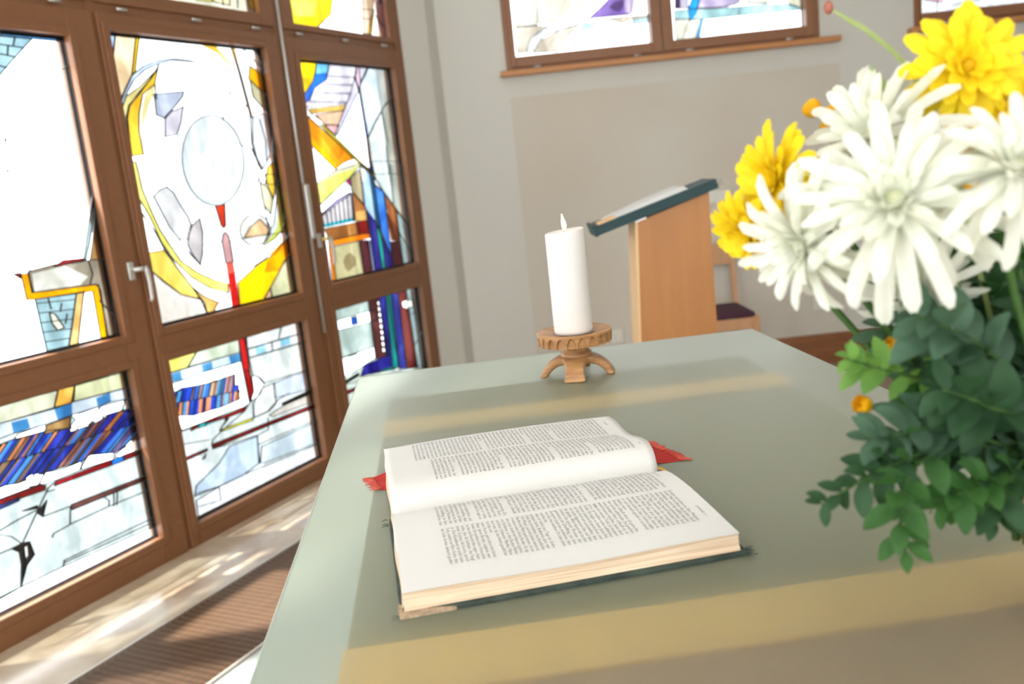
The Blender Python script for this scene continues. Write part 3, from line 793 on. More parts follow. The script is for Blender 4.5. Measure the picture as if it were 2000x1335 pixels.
 ('b4dae2',0,'.626,2.193 .691,2.186 .682,2.15 .584,2.153'),
 ('bfe0ea',1,'.908,2.18 1.001,2.182 .999,2.155 .906,2.153'),
 ('8a70b8',1,'.292,2.707 .553,2.63 .594,2.5 .379,2.506'),
 ('e8b860',1,'.668,2.719 .932,2.668 .945,2.438 .701,2.489'),
],lines=[
 '.637,2.47 .622,2.302 .62,2.196 .598,2.185',
 '.619,2.297 .575,2.26 .558,2.226 .529,2.213',
 '.528,2.135 .59,2.165 .626,2.193',
 '.577,2.077 .637,2.077 .681,2.083',
]),
'b2':dict(rect=(1.128, 1.905, 2.03, 2.8),base='FFFFFF',polys=[
 ('3a2450',1,'1.172,2.415 1.207,2.412 1.189,2.213 1.161,2.213'),
 ('d8d0e8',1,'1.205,2.361 1.26,2.355 1.237,2.208 1.192,2.212'),
 ('cdbfe2',1,'1.328,2.4 1.576,2.374 1.544,2.208 1.456,2.19 1.293,2.201'),
 ('d5d8c8',1,'1.551,2.326 1.811,2.299 1.707,2.185 1.598,2.195'),
 ('ece8d0',1,'1.808,2.3 1.924,2.288 1.917,2.139 1.837,2.163'),
 ('b0dce0',1,'1.157,2.205 1.402,2.19 1.619,2.185 1.837,2.172 1.917,2.139 1.917,2.131 1.535,2.137 1.344,2.137 1.154,2.156'),
 ('1090e0',1,'1.271,2.354 1.313,2.247 1.283,2.172 1.257,2.145 1.242,2.132 1.24,2.213 1.261,2.252'),
 ('f4f4e0',1,'1.154,2.153 1.24,2.145 1.251,2.142 1.312,2.141 1.271,2.038 1.156,2.039'),
 ('58aae0',1,'1.309,2.138 1.326,2.139 1.297,2.035 1.273,2.038'),
 ('e8b860',1,'1.271,2.659 1.589,2.607 1.555,2.387 1.318,2.411'),
],lines=[
 '1.234,2.133 1.195,2.041',
 '1.54,2.172 1.535,2.139',
 '1.163,2.213 1.413,2.195 1.457,2.201 1.598,2.195 1.707,2.191',
]),
'b3':dict(rect=(2.58, 3.35, 2.03, 2.8),base='eef2f4',polys=[
 ('d8a8c0',1,'2.636,2.255 2.772,2.27 2.739,2.087 2.642,2.111'),
],lines=[
 '2.708,2.03 2.727,2.275',
 '2.799,2.066 3.104,2.093',
]),
'b4':dict(rect=(3.48, 4.25, 2.03, 2.8),base='eef2f4',polys=[
],lines=[
]),
}
KOUT = 6.6          # how much brighter the daylight outside is than paper white
def pane_object(key, parent, plane_y, w=0.0030):
    """one pane of glass (all its coloured pieces) and its lead net, in the wall's own frame (x along, z up)"""
    d = PANES[key]
    x0, x1, z0, z1 = d['rect']
    x0 -= .012; x1 += .012; z0 -= .012; z1 += .012
    verts = [(x0, z0), (x1, z0), (x1, z1), (x0, z1)]
    faces = [[0, 1, 2, 3]]
    cols = [d['base']]
    lines = []
    for c, lead, s in d['polys']:
        pts = [tuple(float(v) for v in q.split(',')) for q in s.split()]
        if len(pts) < 3: continue
        area = sum(pts[i][0]*pts[(i+1) % len(pts)][1]-pts[(i+1) % len(pts)][0]*pts[i][1] for i in range(len(pts)))
        if area < 0: pts.reverse()
        i0 = len(verts)
        verts += pts
        faces.append(list(range(i0, i0+len(pts))))
        cols.append(c)
        if lead: lines.append(pts+[pts[0]])
    for s in d['lines']:
        lines.append([tuple(float(v) for v in q.split(',')) for q in s.split()])
    res = delaunay_2d_cdt([Vector(v) for v in verts], [], faces, 0, 1e-5)
    vo, fo, orig = res[0], res[2], res[5]
    bm = bmesh.new()
    bv = [bm.verts.new((v.x, plane_y, v.y)) for v in vo]
    keep = []
    for f, og in zip(fo, orig):
        if 0 not in og: continue
        try: face = bm.faces.new([bv[i] for i in f])
        except ValueError: continue
        keep.append(max(og))
    bm.faces.ensure_lookup_table()
    for v in [v for v in bm.verts if not v.link_faces]: bm.verts.remove(v)
    lay = bm.loops.layers.float_color.new('tint')
    for face, og in zip(bm.faces, keep):
        c = cols[og]
        k = ((0.98, 0.99, 1.0) if key in ('p1m', 'p1l') else (.38, .385, .39) if key == 'p2m' else (.50, .51, .52)) if c == 'FFFFFF' else [min(1, v*(1.55 if srgb(c)[0] > .6 and srgb(c)[2] < .3 else 1.22)/KOUT) for v in srgb(c)]
        for l in face.loops: l[lay] = (*k, 1)
    pane = obj('glass_pane', bm, M_GLASS, parent)
    # lead net: flat strips standing a little proud of the glass on both sides
    bm = bmesh.new()
    def strip(a, b, ww):
        # clip to the pane
        t0, t1 = 0.0, 1.0
        dx, dz = b[0]-a[0], b[1]-a[1]
        for p, q in ((-dx, a[0]-x0), (dx, x1-a[0]), (-dz, a[1]-z0), (dz, z1-a[1])):
            if abs(p) < 1e-9:
                if q < 0: return
            else:
                t = q/p
                if p < 0: t0 = max(t0, t)
                else: t1 = min(t1, t)
        if t0 >= t1: return
        A = Vector((a[0]+dx*t0, a[1]+dz*t0)); B = Vector((a[0]+dx*t1, a[1]+dz*t1))
        L = (B-A).length
        if L < 1e-4: return
        e = (B-A)/L; n = Vector((-e.y, e.x))*ww/2
        A -= e*ww*.35; B += e*ww*.35
        y0, y1 = plane_y-.003, plane_y+.003
        q = [A+n, A-n, B-n, B+n]
        lo = [bm.verts.new((p.x, y0, p.y)) for p in q]; hi = [bm.verts.new((p.x, y1, p.y)) for p in q]
        bm.faces.new(lo); bm.faces.new(hi)
        for i in range(4): bm.faces.new((lo[i], lo[(i+1) % 4], hi[(i+1) % 4], hi[i]))
    for ln in lines:
        for a, b in zip(ln, ln[1:]): strip(a, b, w)
    for a, b in (((x0, z0+.012), (x1, z0+.012)), ((x0, z1-.012), (x1, z1-.012)), ((x0+.012, z0), (x0+.012, z1)), ((x1-.012, z0), (x1-.012, z1))):
        strip(a, b, .006)
    obj('lead_net', bm, M_LEAD, pane)
    return pane

# ------------------------------------------------------------------ window wall (empties turned so that x runs along it, -y points into the room)
ORG = WN*-2.84
WROT = math.atan2(WD.y, WD.x)
def on_wall(name): return empty(name, ORG, WROT)
def ring(bm, x0, x1, z0, z1, X0, X1, Z0, Z1, y0, y1, bev=.003):
    """rectangular frame: opening x0..x1,z0..z1, outside X0..X1,Z0..Z1"""
    box(bm, X0, x0, y0, y1, Z0, Z1, bev); box(bm, x1, X1, y0, y1, Z0, Z1, bev)
    box(bm, x0, x1, y0+.0004, y1, Z0, z0, bev); box(bm, x0, x1, y0+.0004, y1, z1, Z1, bev)

def bead(bm, x0, x1, z0, z1, y0, y1, t=.010):
    """sloped glazing bead round an opening"""
    for (a, b, c, d) in ((x0, x1, z0, z0+t), (x0, x1, z1-t, z1), (x0, x0+t, z0, z1), (x1-t, x1, z0, z1)):
        box(bm, a, b, y0, y1, c, d)

PANES['p0l'] = dict(rect=(.40, 1.245, .11, .795), base='e2f0ee', polys=[('4060c8', 1, '.4,.5 1.25,.52 1.25,.62 .4,.58'), ('dfe2c4', 1, '.4,.7 1.25,.7 1.25,.79 .4,.79')], lines=['.4,.3 1.25,.34', '.8,.1 .85,.5'])
PANES['p0m'] = dict(rect=(.40, 1.245, .92, 2.01), base='FFFFFF', polys=[('b8dfee', 1, '.4,1.8 .9,2.02 .4,2.02'), ('f5a400', 1, '.9,.92 1.0,.92 1.1,1.4 1.0,1.4')], lines=['.4,1.2 .8,1.5 1.25,1.6'])
PANES['p0u'] = dict(rect=(.40, 1.245, 2.19, 2.98), base='f4f0d8', polys=[], lines=['.4,2.4 1.25,2.7', '.8,2.2 .9,3.0'])
COLS = [('window_5', .40, 1.245, .31, 1.335, 'p0l', 'p0m', 'p0u', (.11, .795), (.92, 2.01), (2.19, 2.98)),
        ('window_1', 1.43, 2.28, 1.345, 2.392, 'p1l', 'p1m', 'p1u', (.11, .795), (.92, 2.01), (2.19, 2.98)),
        ('window_2', 2.458, 3.303, 2.412, 3.392, 'p2l', 'p2m', 'p2u', (.095, .785), (.917, 2.042), (2.19, 2.98)),
        ('door_1', 3.53, 4.335, 3.442, 4.392, 'p3l', 'p3m', 'p3u', (.10, .79), (.923, 2.01), (2.17, 2.98))]
wins = []
for name, x0, x1, X0, X1, kl, km, ku, zl, zm, zu in COLS:
    w = tag(on_wall(name), kind='structure')
    if name != 'window_5': wins.append(w)
    bm = bmesh.new()
    # casement that carries the lower and the middle pane
    for s0, s1 in ((X0, x0), (x1, X1)):
        box(bm, s0, s1, 0, .075, .0, 2.105, .004)
    for z0, z1 in ((.0, zl[0]), (zl[1], zm[0]), (zm[1], 2.105)):
        box(bm, x0, x1, .0006, .074, z0, z1, .003)
    # raised inner lip round each pane
    for (a, b) in (zl, zm):
        ring(bm, x0, x1, a, b, x0-.03, x1+.03, a-.03, b+.03, -.006, .002, .003)
    sash = obj('casement', bm, M_FRAME, w)
    pane_object(kl, sash, .03, .0030); pane_object(km, sash, .03, .0036 if km == 'p2m' else .0032)
    bm = bmesh.new()
    for (a, b) in (zl, zm):
        bead(bm, x0, x1, a, b, .036, .046)
    obj('glazing_bead', bm, M_DARK, sash)
    bm = bmesh.new()
    ring(bm, x0, x1, zu[0], zu[1], X0, X1, 2.14, 3.06, 0, .075)
    up = obj('fanlight', bm, M_FRAME, w)
    pane_object(ku, up, .03)
    for hx in (.12, .5, .86):
        bm = bmesh.new()
        cx = X0+(X1-X0)*hx
        tube(bm, [(cx-.024, -.004, 2.122), (cx+.024, -.004, 2.122)], .006, 10)
        obj('hinge', bm, M_STEEL, w, True)
# outer frame: posts and transoms behind the casements
bm = bmesh.new()
for s0, s1 in ((.26, .33), (1.30, 1.36), (2.38, 2.424), (3.38, 3.46), (4.384, 4.445)):
    box(bm, s0, s1, .012 if s0 < 4.3 else .004, .09, 0, 3.10)
box(bm, .26, 4.445, .014, .088, 2.098, 2.148); box(bm, .26, 4.445, .004, .088, 3.06, 3.12)
fr = tag(on_wall('trim_1'), kind='structure')
obj('outer_frame', bm, M_FRAME, fr)

def lever_handle(parent, cx, cz, mat, mat2, flip=1):
    """window handle: plate, neck and a lever hanging down"""
    bm = bmesh.new(); box(bm, cx-.014, cx+.014, -.012, -.001, cz-.035, cz+.035, .004)
    p = obj('handle_plate', bm, mat, parent, True)
    bm = bmesh.new()
    tube(bm, [(cx, -.008, cz+.005), (cx, -.045, cz+.005)], .009, 12)
    tube(bm, [(cx-.004*flip, -.043, cz+.006), (cx+.034*flip, -.05, cz+.004)], .009, 12)
    obj('handle_neck', bm, mat2, p, True)
    bm = bmesh.new()
    tube(bm, [(cx+.028*flip, -.05, cz+.012), (cx+.034*flip, -.052, cz-.004), (cx+.038*flip, -.052, cz-.05), (cx+.038*flip, -.05, cz-.11), (cx+.030*flip, -.046, cz-.122)], [.009, .010, .009, .0085, .007], 12)
    obj('handle_lever', bm, mat, p, True)
lever_handle(wins[0], 2.355, 1.155, M_STEEL, M_STEEL)
lever_handle(wins[2], 3.478, 1.145, M_STEEL, M_BRASS)
bm = bmesh.new()
tube(bm, [(3.418, -.006, .7), (3.418, -.006, 3.0)], .007, 10)
obj('espagnolette_rod', bm, M_STEEL, wins[1], True)
bm = bmesh.new(); box(bm, 3.405, 3.435, -.03, -.008, 1.16, 1.42, .006)
obj('closer_bar', bm, M_STEEL, wins[1])

# wall round the window wall
H = 3.45
bm = bmesh.new()
box(bm, -3.0, .26, .0, .20, 0, H)
prism(bm, [(4.445, 0), (4.60, -.08), (4.80, -.08), (4.80, .20), (4.445, .20)], 'z', 0, H)
box(bm, .26, 4.445, .0, .20, 3.12, H)
wl = tag(obj('wall_left', bm, M_WALL), kind='structure')
wl.location = ORG; wl.rotation_euler = (0, 0, WROT)

# back wall with window openings
YB = 5.45
OPEN = [(0.14, 1.985), (2.545, 4.37)]
ZO0, ZO1 = 1.953, 2.88
bm = bmesh.new()
box(bm, -.60, .14, YB, YB+.22, 0, H); box(bm, 1.985, 2.545, YB, YB+.22, 0, H); box(bm, 4.37, 5.2, YB, YB+.22, 0, H)
for a, b in OPEN:
    box(bm, a, b, YB, YB+.22, 0, ZO0); box(bm, a, b, YB, YB+.22, ZO1, H)
tag(obj('wall_back', bm, M_WALL), kind='structure')
bm = bmesh.new(); box(bm, .143, 2.10, YB-.0025, YB, .19, 1.803)
tag(obj('trim_2', bm, M_PATCH), kind='structure')
bm = bmesh.new()
# wall behind the camera, added to cut the fill; its opening lets skylight in
box(bm, -3.6, .8, -3.6, -3.4, 0, H); box(bm, 2.6, 5.2, -3.6, -3.4, 0, H); box(bm, .8, 2.6, -3.6, -3.4, 2.3, H)
tag(obj('wall_front', bm, M_WALL), kind='structure')
bm = bmesh.new(); box(bm, 5.0, 5.2, -3.0, YB, 0, H)
tag(obj('wall_right', bm, M_WALL), kind='structure')
bm = bmesh.new()
FP = [(5.2, YB+.22), (-.43, YB+.22), tuple((ORG+WD*4.75-WN*.1)[:2]), tuple((ORG-WD*3.0-WN*.1)[:2]), (5.2, -4.4)]
prism(bm, FP, 'z', H, H+.1)
tag(obj('ceiling', bm, M_CEIL), kind='structure')
bm = bmesh.new()
prism(bm, FP, 'z', -.10, 0)
tag(obj('floor', bm, M_FLOOR), kind='structure')
# skirting board
M_SKIRT = wood('skirting_wood', (0.26, 0.098, 0.032), (0.20, 0.072, 0.024), (1, 8, 8), 4, 0.35)
bm = bmesh.new()
box(bm, -.34, 5.0, YB-.030, YB, .05, .19, .004); box(bm, -.34, 5.0, YB-.022, YB, 0, .052)
tag(obj('baseboard_back', bm, M_SKIRT), kind='structure')
# windows in the back wall
n = 3
for (a, b), ks in zip(OPEN, (('b1', 'b2'), ('b3', 'b4'))):
    w = tag(empty('window_%d' % n), kind='structure'); n += 1
    bm = bmesh.new()
    mid = (a+b)/2
    ring(bm, a+.045, b-.045, ZO0+.03, ZO1-.045, a, b, ZO0, ZO1, YB-.012, YB+.07)
    obj('frame', bm, M_FRAMEH, w)
    for k in ks:
        x0, x1, z0, z1 = PANES[k]['rect']
        z1 = 2.80
        bm = bmesh.new()
        X0 = a+.03 if k in ('b1', 'b3') else mid+.002
        X1 = mid-.002 if k in ('b1', 'b3') else b-.03
        ring(bm, x0, x1, z0, z1, X0, X1, ZO0+.018, 2.86, YB-.028, YB+.055, .004)
        s = obj('casement', bm, M_FRAMEH, w)
        pane_object(k, s, YB+.05)
        for hx in (.17, .83):
            bm = bmesh.new(); cx = X0+(X1-X0)*hx
            tube(bm, [(cx-.022, YB-.03, ZO0+.012), (cx+.022, YB-.03, ZO0+.012)], .0055, 10)
            obj('hinge', bm, M_STEEL, w, True)
    bm = bmesh.new(); box(bm, a-.04, b+.105, YB-.075, YB+.012, ZO0-.031, ZO0, .005)
    obj('window_sill', bm, M_SILL, w)

# stone strip along the window wall, with the convector grille let into the floor
bm = bmesh.new(); box(bm, -1.0, 4.65, -.415, .01, 0, .006, .001)
o = tag(obj('trim_3', bm, M_STONE), kind='structure'); o.location = ORG; o.rotation_euler = (0, 0, WROT)
bm = bmesh.new(); box(bm, -1.0, 3.2, -2.30, -.865, 0, .006, .001)  # pale strip, extended under the altar to brighten its glass from below
o = tag(obj('trim_4', bm, M_STONE2), kind='structure'); o.location = ORG; o.rotation_euler = (0, 0, WROT)

M_BAR = wood('grille_wood', (0.20, 0.12, 0.072), (0.165, 0.098, 0.06), (1, 10, 1), 6, 0.35)
M_PIT_SHADE = pbr('pit_shade', (0.035, 0.02, 0.015), 0.6)
M_ALU = pbr('aluminium_edge', (0.6, 0.55, 0.48), 0.35, metal=0.4)
gr = tag(on_wall('floor_grille'), 'long brown slatted convector grille let into the floor beside the stained glass windows', 'floor grille')
bm = bmesh.new(); box(bm, .0, 4.3, -.86, -.42, .0005, .002)  # flat dark sheet; its colour stands for the shade under the slats
obj('pit_shade_sheet', bm, M_PIT_SHADE, gr)
bm = bmesh.new(); box(bm, .0, 4.3, -.425, -.416, .001, .014); box(bm, .0, 4.3, -.865, -.856, .001, .014)
obj('edge_strip', bm, M_ALU, gr)
bm = bmesh.new()
k = 0
while .01+.026*k < 4.28:
    s = .01+.026*k; box(bm, s, s+.0125, -.855, -.426, .003, .010); k += 1
obj('slats', bm, M_BAR, gr)
bm = bmesh.new()
for k in range(42):
    y = -.852+.0102*k; box(bm, 0, 4.3, y, y+.003, .0102, .0125)
obj('spring_wires', bm, M_BAR, gr)


# ------------------------------------------------------------------ altar: sandblasted glass slab on a wooden body
TA = math.radians(4.157)
def frosted_glass():
    m, nt, out = new_mat('sandblasted_glass')
    # rough refraction through each face blurs what lies far below and keeps what touches the glass;
    # the blasted surface itself scatters part of the light
    tr = N(nt, 'ShaderNodeBsdfRefraction', Roughness=0.22, IOR=1.25); tr.inputs['Color'].default_value = (0.90, 0.96, 0.93, 1)
    df = N(nt, 'ShaderNodeBsdfDiffuse'); df.inputs[0].default_value = (0.50, 0.64, 0.50, 1)
    tl = N(nt, 'ShaderNodeBsdfTranslucent'); tl.inputs[0].default_value = (0.84, 0.96, 0.90, 1)
    gl = N(nt, 'ShaderNodeBsdfGlossy', Roughness=0.42)
    a = N(nt, 'ShaderNodeMixShader', Fac=0.62)
    b = N(nt, 'ShaderNodeMixShader', Fac=0.36)
    # seen at a flatter angle the blasted skin hides more of what is underneath
    lw = N(nt, 'ShaderNodeLayerWeight', Blend=0.5)
    mr = N(nt, 'ShaderNodeMapRange')
    mr.inputs['From Min'].default_value = .38; mr.inputs['From Max'].default_value = .78
    mr.inputs['To Min'].default_value = .30; mr.inputs['To Max'].default_value = .66
    nt.links.new(lw.outputs['Facing'], mr.inputs['Value']); nt.links.new(mr.outputs[0], b.inputs[0])
    c = N(nt, 'ShaderNodeMixShader')
    fr = schlick(nt, .07)
    nt.links.new(df.outputs[0], a.inputs[1]); nt.links.new(tl.outputs[0], a.inputs[2])
    nt.links.new(tr.outputs[0], b.inputs[1]); nt.links.new(a.outputs[0], b.inputs[2])
    nt.links.new(fr, c.inputs[0]); nt.links.new(b.outputs[0], c.inputs[1]); nt.links.new(gl.outputs[0], c.inputs[2])
    nt.links.new(c.outputs[0], out.inputs[0])
    return m
M_FROST = frosted_glass()
M_ALTAR = wood('altar_body_wood', (0.26, 0.16, 0.055), (0.22, 0.135, 0.045), (1, 6, 1), 5, 0.5)
M_BATTEN = wood('altar_batten_wood', (0.92, 0.46, 0.10), (0.84, 0.41, 0.085), (6, 1, 1), 5, 0.45)
altar = tag(empty('altar_table', (0, 0, 0), TA), 'altar table with a large greenish frosted glass top over a wooden body', 'altar')
bm = bmesh.new(); box(bm, -.131, .60, .30, 1.775, 0, .922, .004)
obj('body', bm, M_ALTAR, altar)
bm = bmesh.new(); box(bm, -.131, .60, .30, .694, .9225, .928, .001)
obj('front_board', bm, wood('altar_front_board', (0.42, 0.17, 0.07), (0.36, 0.14, 0.055), (6, 1, 1), 5, 0.5), altar)
for v0, v1 in ((.695, .785), (1.50, 1.587)):
    bm = bmesh.new(); box(bm, -.131, .60, v0, v1, .9225, .9355, .001)
    obj('batten', bm, M_BATTEN, altar)
bm = bmesh.new(); box(bm, -.208, .708, .10, 2.003, .937, .950, .0012)
bm.normal_update()
for f in bm.faces:
    # only the upper face and the ground edges are blasted, the underside is clear
    f.material_index = 1 if f.normal.z < -.9 else 0
m, nt, out = new_mat('clear_glass_face')
a_ = N(nt, 'ShaderNodeBsdfTransparent'); a_.inputs[0].default_value = (.96, .99, .96, 1)
nt.links.new(a_.outputs[0], out.inputs[0])
obj('glass_top', bm, [M_FROST, m], altar)
# ------------------------------------------------------------------ open book
ZT = 0.950
def table_pt(t, v, z=ZT):
    return Vector((t*math.cos(TA)-v*math.sin(TA), t*math.sin(TA)+v*math.cos(TA), z))
BA = TA+math.radians(5.0)
book = tag(empty('open_book', table_pt(-.095, 1.074), BA), 'large open bible with worn green cover and red ribbon on the glass altar', 'book')
M_PAPER = pbr('book_paper', (0.70, 0.70, 0.68), 0.85, col2=(0.69, 0.68, 0.655), scale=6, spec=0.15)
def edge_material():
    m, nt, out = new_mat('page_edges')
    b = N(nt, 'ShaderNodeBsdfPrincipled', Roughness=0.85)
    tc = N(nt, 'ShaderNodeTexCoord')
    mp = N(nt, 'ShaderNodeMapping'); mp.inputs['Scale'].default_value = (9, 9, 900)
    nz = N(nt, 'ShaderNodeTexNoise', Scale=1.0, Detail=3.0)
    rp = N(nt, 'ShaderNodeValToRGB')
    rp.color_ramp.elements[0].color = (0.52, 0.36, 0.22, 1); rp.color_ramp.elements[0].position = .3
    rp.color_ramp.elements[1].color = (0.82, 0.66, 0.49, 1); rp.color_ramp.elements[1].position = .65
    nt.links.new(tc.outputs['Object'], mp.inputs[0]); nt.links.new(mp.outputs[0], nz.inputs[0])
    nt.links.new(nz.outputs['Fac'], rp.inputs[0]); nt.links.new(rp.outputs[0], b.inputs['Base Color'])
    nt.links.new(b.outputs[0], out.inputs[0])
    return m
M_EDGE = edge_material()
M_CLOTH = pbr('worn_green_bookcloth', (0.055, 0.085, 0.068), 0.8, col2=(0.022, 0.038, 0.034), scale=35, bump=0.5, bscale=400)
M_WORN = pbr('bare_board_corner', (0.55, 0.40, 0.26), 0.9, col2=(0.30, 0.22, 0.15), scale=120, bump=0.4)
M_INK = pbr('printing_ink', (0.27, 0.27, 0.275), 0.8)
LB = .350
PN = [(0, .0075), (.010, .0125), (.028, .0195), (.055, .0240), (.09, .0255), (.14, .0245), (.20, .0225), (.252, .0205)]
PF = [(0, .0075), (.004, .019), (.013, .031), (.030, .0385), (.052, .0405), (.085, .0390), (.125, .0365), (.17, .0345), (.222, .0330)]
def cubic(tab, x):
    x = max(tab[0][0], min(tab[-1][0], x))
    for i in range(len(tab)-1):
        if x <= tab[i+1][0]: break
    p1, p2 = tab[i], tab[i+1]
    p0 = tab[i-1] if i else p1
    p3 = tab[i+2] if i+2 < len(tab) else p2
    h = p2[0]-p1[0]
    m1 = (p2[1]-p0[1])/(p2[0]-p0[0]); m2 = (p3[1]-p1[1])/(p3[0]-p1[0])
    t = (x-p1[0])/h
    return ((2*t**3-3*t*t+1)*p1[1]+(t**3-2*t*t+t)*h*m1+(-2*t**3+3*t*t)*p2[1]+(t**3-t*t)*h*m2)
def page_z(side, a, b):
    """height of the paper over the glass, a along the spine from the tail, b away from the gutter"""
    if side < 0:
        z = cubic(PN, b)
        z += .0012*math.sin(a*22+1)*min(1, b/.08)*(b/.252)
        # the head corner of the near page dips in a soft wave
        z -= .0016*max(0, (a-.26)/.09)**1.5*math.sin(min(1, b/.12)*math.pi)
    else:
        z = cubic(PF, b)
        z -= .006*max(0, (a-.17)/.18)**1.6*min(1, b/.11)
        z += .0018*math.sin(b*38)*max(0, (a-.2)/.15)
        z -= .0022*max(0, (.09-a)/.09)*min(1, b/.05)
    return z
def page_len(side): return PN[-1][0] if side < 0 else PF[-1][0]
def page_block(side):
    bm = bmesh.new()
    W = page_len(side); na, nb = 36, 44
    grid = []
    for i in range(na+1):
        a = LB*i/na; row = []
        for j in range(nb+1):
            b = W*(j/nb)**1.35
            x = a + (.0010*math.sin(b*40) if i in (0, na) else 0)
            row.append(bm.verts.new((x, side*b, page_z(side, a, b))))
        grid.append(row)
    fs = []
    for i in range(na):
        for j in range(nb):
            f = bm.faces.new((grid[i][j], grid[i+1][j], grid[i+1][j+1], grid[i][j+1])); f.material_index = 0
    # fore edge, head and tail go down to the cover and lean slightly inward
    def skirt(line, dx, dy):
        prev = line; steps = 4
        for s in range(1, steps+1):
            cur = []
            for v in line:
                t = s/steps
                z = v.co.z+(.0042-v.co.z)*t
                bul = math.sin(t*math.pi)*.0016
                cur.append(bm.verts.new((v.co.x-dx*bul+dx*.002*t, v.co.y-dy*bul+dy*.003*t, z)))
            for k in range(len(line)-1):
                f = bm.faces.new((prev[k], prev[k+1], cur[k+1], cur[k])); f.material_index = 1
            prev = cur
        return prev
    skirt([grid[i][nb] for i in range(na+1)], 0, side)
    skirt(grid[0], -1, 0); skirt(grid[na], 1, 0)
    bmesh.ops.remove_doubles(bm, verts=bm.verts, dist=.00005)
    return bm
blocks = {}
for side in (-1, 1):
    o = obj('page_block', page_block(side), [M_PAPER, M_EDGE], book)
    for p in o.data.polygons: p.use_smooth = p.material_index == 0
    blocks[side] = o
# loose top sheets whose fore edges stand a hair apart from the block
for side, off in ((-1, .0009),):
    bm = bmesh.new(); W = page_len(side)+.0015; na, nb = 30, 40; g = []
    for i in range(na+1):
        a = LB*i/na; g.append([])
        for j in range(nb+1):
            b = W*(j/nb)**1.3
            g[-1].append(bm.verts.new((a+.0006, side*b, page_z(side, a, min(b, page_len(side)))+off*min(1, b/.05))))
    for i in range(na):
        for j in range(nb): bm.faces.new((g[i][j], g[i+1][j], g[i+1][j+1], g[i][j+1]))
    top_sheet = obj('top_sheet', bm, M_PAPER, book, True)
# cover boards
bm = bmesh.new()
box(bm, -.005, LB+.006, -.262, -.004, .0, .0038, .0009)
box(bm, .006, LB-.002, .004, .215, .0, .0038, .0009)
box(bm, -.004, LB+.004, -.006, .006, .0, .0026, .0006)
cover = obj('cover', bm, M_CLOTH, book)
bm = bmesh.new()
prism(bm, [(-.0062, -.2632), (.050, -.2631), (.034, -.2575), (.012, -.253), (-.002, -.240), (-.0062, -.236)], 'z', -.00005+.0003, .0041)
obj('worn_corner', bm, M_WORN, cover)
# frayed threads of the cloth
rng = random.Random(4)
bm = bmesh.new()
for k in range(16):
    x = LB+.004+rng.uniform(-.004, .003); y = -.262+rng.uniform(-.002, .014)
    pts = [(x, y, .003)]; ang = rng.uniform(-1.6, .9)
    for s in range(5):
        ang += rng.uniform(-.9, .9)
        x += math.cos(ang)*.0022; y += math.sin(ang)*.0016
        pts.append((x, y, .003+.0014*rng.random()))
    tube(bm, pts, [.0005]*5+[.0002], 5)
for k in range(9):
    x = -.006; y = rng.choice([-.262, -.262, -.02, -.012, .004])+rng.uniform(-.004, .004)
    pts = [(x, y, .002), (x-.003-.003*rng.random(), y+rng.uniform(-.002, .002), .003), (x-.006-.003*rng.random(), y+rng.uniform(-.003, .003), .0012)]
    tube(bm, pts, [.0004, .0003, .0002], 5)
tag(obj('frayed_threads', bm, M_CLOTH, cover), kind='stuff')
# bookmark ribbon, frayed at both ends
M_RIB = pbr('red_ribbon', (0.50, 0.035, 0.028), 0.75, col2=(0.36, 0.018, 0.016), stretch=(1, 30, 1), scale=8, bump=0.2, spec=0.2)
M_FRAY = pbr('faded_ribbon_threads', (0.66, 0.12, 0.085), 0.8, col2=(0.50, 0.05, 0.04), scale=30)
def ribbon(name, inner, outer, zin, zout, nt_, seed, flen):
    """cloth strip from a line 'inner' inside the book to a frayed line 'outer' on the glass"""
    r = random.Random(seed); bm = bmesh.new(); n, m = 24, 10; g = []
    for i in range(n+1):
        u = i/n; g.append([])
        for j in range(m+1):
            v = j/m
            x = (inner[0][0]*(1-u)+inner[1][0]*u)*(1-v)+(outer[0][0]*(1-u)+outer[1][0]*u)*v
            y = (inner[0][1]*(1-u)+inner[1][1]*u)*(1-v)+(outer[0][1]*(1-u)+outer[1][1]*u)*v
            z = zin*(1-v)**2+zout+.0016*math.sin(u*9+v*3)*v*(1-v)*4+.0004
            g[-1].append(bm.verts.new((x+(r.uniform(-.003, .003) if j == m else 0), y, z)))
    for i in range(n):
        for j in range(m): bm.faces.new((g[i][j], g[i+1][j], g[i+1][j+1], g[i][j+1]))
    o = obj(name, bm, M_RIB, book, True)
    bm = bmesh.new()
    for k in range(nt_):
        u = r.random()
        x = outer[0][0]*(1-u)+outer[1][0]*u; y = outer[0][1]*(1-u)+outer[1][1]*u
        dx, dy = (outer[0][0]+outer[1][0]-inner[0][0]-inner[1][0])/2, (outer[0][1]+outer[1][1]-inner[0][1]-inner[1][1])/2
        L = math.hypot(dx, dy); dx /= L; dy /= L
        ln = flen*r.uniform(.4, 1.2); a = r.uniform(-.5, .5)
        ex, ey = dx*math.cos(a)-dy*math.sin(a), dx*math.sin(a)+dy*math.cos(a)
        pts = [(x-ex*.004, y-ey*.004, zout+.0008), (x+ex*ln*.4, y+ey*ln*.4, zout+.0016), (x+ex*ln*.8+r.uniform(-.001, .001), y+ey*ln*.8+r.uniform(-.002, .002), zout+.0008), (x+ex*ln, y+ey*ln, zout+.0005)]
        tube(bm, pts, [.0009, .0008, .0005, .0002], 5)
    obj('frayed_end', bm, M_FRAY, o, True)
ribbon('ribbon', ((.335, .150), (.335, .055)), ((.383, .150), (.404, .048)), .007, .0006, 90, 1, .012)
ribbon('ribbon', ((.01, .190), (.01, .118)), ((-.024, .186), (-.012, .128)), .007, .0006, 60, 2, .012)
bm = bmesh.new()
